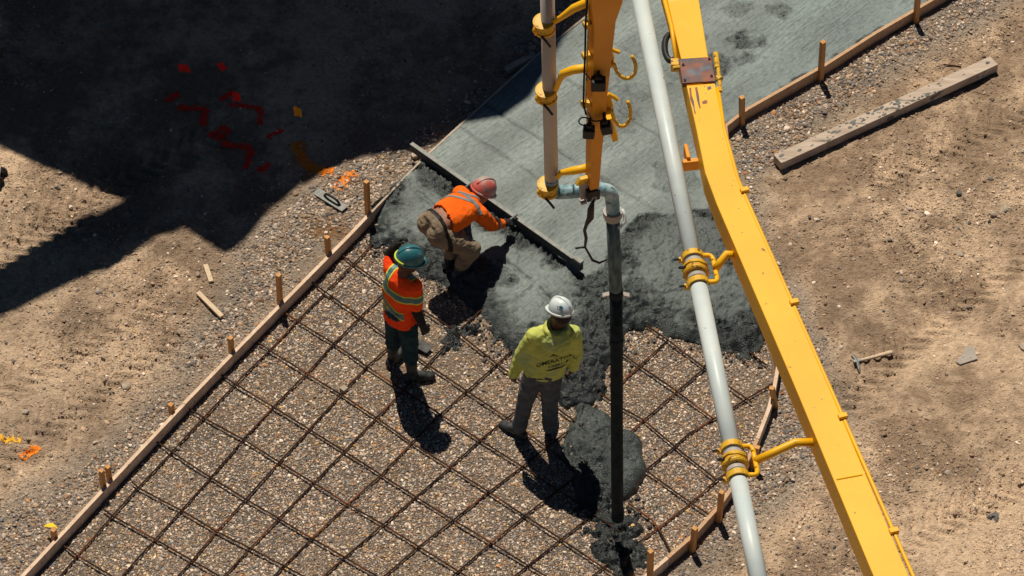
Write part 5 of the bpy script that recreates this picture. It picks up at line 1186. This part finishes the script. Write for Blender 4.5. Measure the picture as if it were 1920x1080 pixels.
# marking flags
def flag(px_, py_, quad, material, label, h=None):
    c = np.mean(quad, 0); base = W(px_, py_); zg = float(gz(np.array([base[0]]), np.array([base[1]]))[0])
    root = thing('marking_flag', (base[0], base[1], zg), label, 'flag', 'survey marking flags')
    yy = base[1]
    q = [WY(a, b, yy) if h is None else W(a, b, h + .02 * i_) for i_, (a, b) in enumerate(quad)]
    V = []; F = []
    for i in range(6):
        t_ = i / 5; wv = np.array([0, .010 * math.sin(t_ * 5), 0]); V += [q[0] * (1 - t_) + q[1] * t_ + wv, q[3] * (1 - t_) + q[2] * t_ + wv]
    for i in range(5): F.append((2 * i, 2 * i + 1, 2 * i + 3, 2 * i + 2))
    o = mk('pennant', (V, F), material, root); so_ = o.modifiers.new('s', 'SOLIDIFY'); so_.thickness = .0015
    mk('wire', tube([np.array([base[0], base[1], zg - .05]), q[0] * .5 + q[3] * .5], .0025, 5), M_steel, root)
flag(336, 172, [(333, 121), (352, 121), (359, 135), (337, 135)], M_redflag, 'red marking flag in the shade, leftmost of three red flags')
flag(409, 170, [(407, 122), (415, 115), (427, 127), (416, 135)], M_redflag, 'red marking flag in the shade, tilted, above the red zigzag lines')
flag(437, 225, [(436, 173), (448, 173), (453, 190), (437, 190)], M_redflag, 'red marking flag standing among the red zigzag lines')
flag(552, 252, [(550, 200), (564, 203), (567, 219), (552, 218)], M_orangeflag, 'orange marking flag in the shade right of the red lines')
flag(92, 1015, [(82, 987), (99, 978), (109, 989), (97, 989)], M_yellowflag, 'yellow marking flag behind the lowest stake on the left', h=.12)
# sprayed paint
def spray(px_, width, n, material, label, catg='paint mark', group='sprayed survey marks', seed=1):
    rn = np.random.default_rng(seed); n = int(n * 1.5); P = WP(px_); seg = np.linalg.norm(np.diff(P, axis=0), axis=1); L_ = np.r_[0, np.cumsum(seg)]
    t_ = rn.uniform(0, L_[-1], n); i = np.clip(np.searchsorted(L_, t_) - 1, 0, len(seg) - 1); k = (t_ - L_[i]) / seg[i]
    c = P[i] + (P[i + 1] - P[i]) * k[:, None]; d = (P[i + 1] - P[i]) / seg[i][:, None]
    c[:, :2] += np.c_[-d[:, 1], d[:, 0]] * rn.normal(0, width * .52, n)[:, None]
    n_big = 0; r = np.clip(rn.lognormal(math.log(.0062), .5, n), .0025, .016); V = []; F = []
    for j in range(n):
        a0 = rn.uniform(0, 6.28)
        for q in range(6):
            a = a0 + q * math.pi / 3; V.append((c[j, 0] + r[j] * math.cos(a) * rn.uniform(.6, 1.2), c[j, 1] + r[j] * math.sin(a) * rn.uniform(.6, 1.2)))
        F.append(tuple(range(j * 6, j * 6 + 6)))
    V = np.array(V); Z = gz(V[:, 0], V[:, 1]) + .005 + np.repeat(rn.uniform(0, .004, n), 6)
    o = mk('paint_mark', (np.c_[V, Z], F), material); tag(o, label, catg, group)
spray([(333, 204), (363, 206), (388, 206), (380, 238)], .035, 420, M_redpaint, 'red sprayed right-angle line below the leftmost red flag', seed=2)
spray([(312, 192), (322, 186), (336, 178)], .035, 150, M_redpaint, 'short red sprayed dash at the left end of the marks', seed=3)
spray([(412, 192), (424, 184), (438, 175)], .03, 110, M_redpaint, 'faint red sprayed dash leading to the middle flag', seed=4)
spray([(432, 200), (462, 203), (488, 206), (490, 220), (486, 238)], .03, 260, M_redpaint, 'faint red sprayed right-angle line beside the middle flag', seed=5)
spray([(390, 258), (405, 250), (418, 241), (432, 247), (418, 257), (402, 264)], .03, 240, M_redpaint, 'red sprayed loop between the two right-angle lines', seed=6)
spray([(415, 271), (440, 277), (470, 280), (468, 296), (460, 318)], .035, 330, M_redpaint, 'red sprayed right-angle line lowest of the marks', seed=7)
spray([(482, 323), (494, 318), (505, 310)], .03, 110, M_redpaint, 'short red sprayed dash at the lower end of the marks', seed=8)
spray([(500, 263), (514, 254), (529, 246)], .028, 90, M_redpaint, 'faint red sprayed dash below the orange flag', seed=9)
spray([(558, 270), (562, 295), (575, 315), (598, 323), (625, 324)], .060, 620, M_orangepaint, 'dull orange sprayed curve in the shade above the float', seed=10)
spray([(-12, 823), (10, 825), (38, 828)], .035, 190, M_yellowpaint, 'yellow sprayed dash at the left edge of the dirt', seed=11)
spray([(40, 860), (56, 850), (71, 839)], .045, 260, M_orangepaint, 'orange sprayed dash on dirt beside the yellow dash', seed=12)
spray([(634, 358), (642, 345), (650, 335), (662, 325)], .05, 340, M_orangepaint, 'orange sprayed streak on gravel beside the hand float', seed=13)
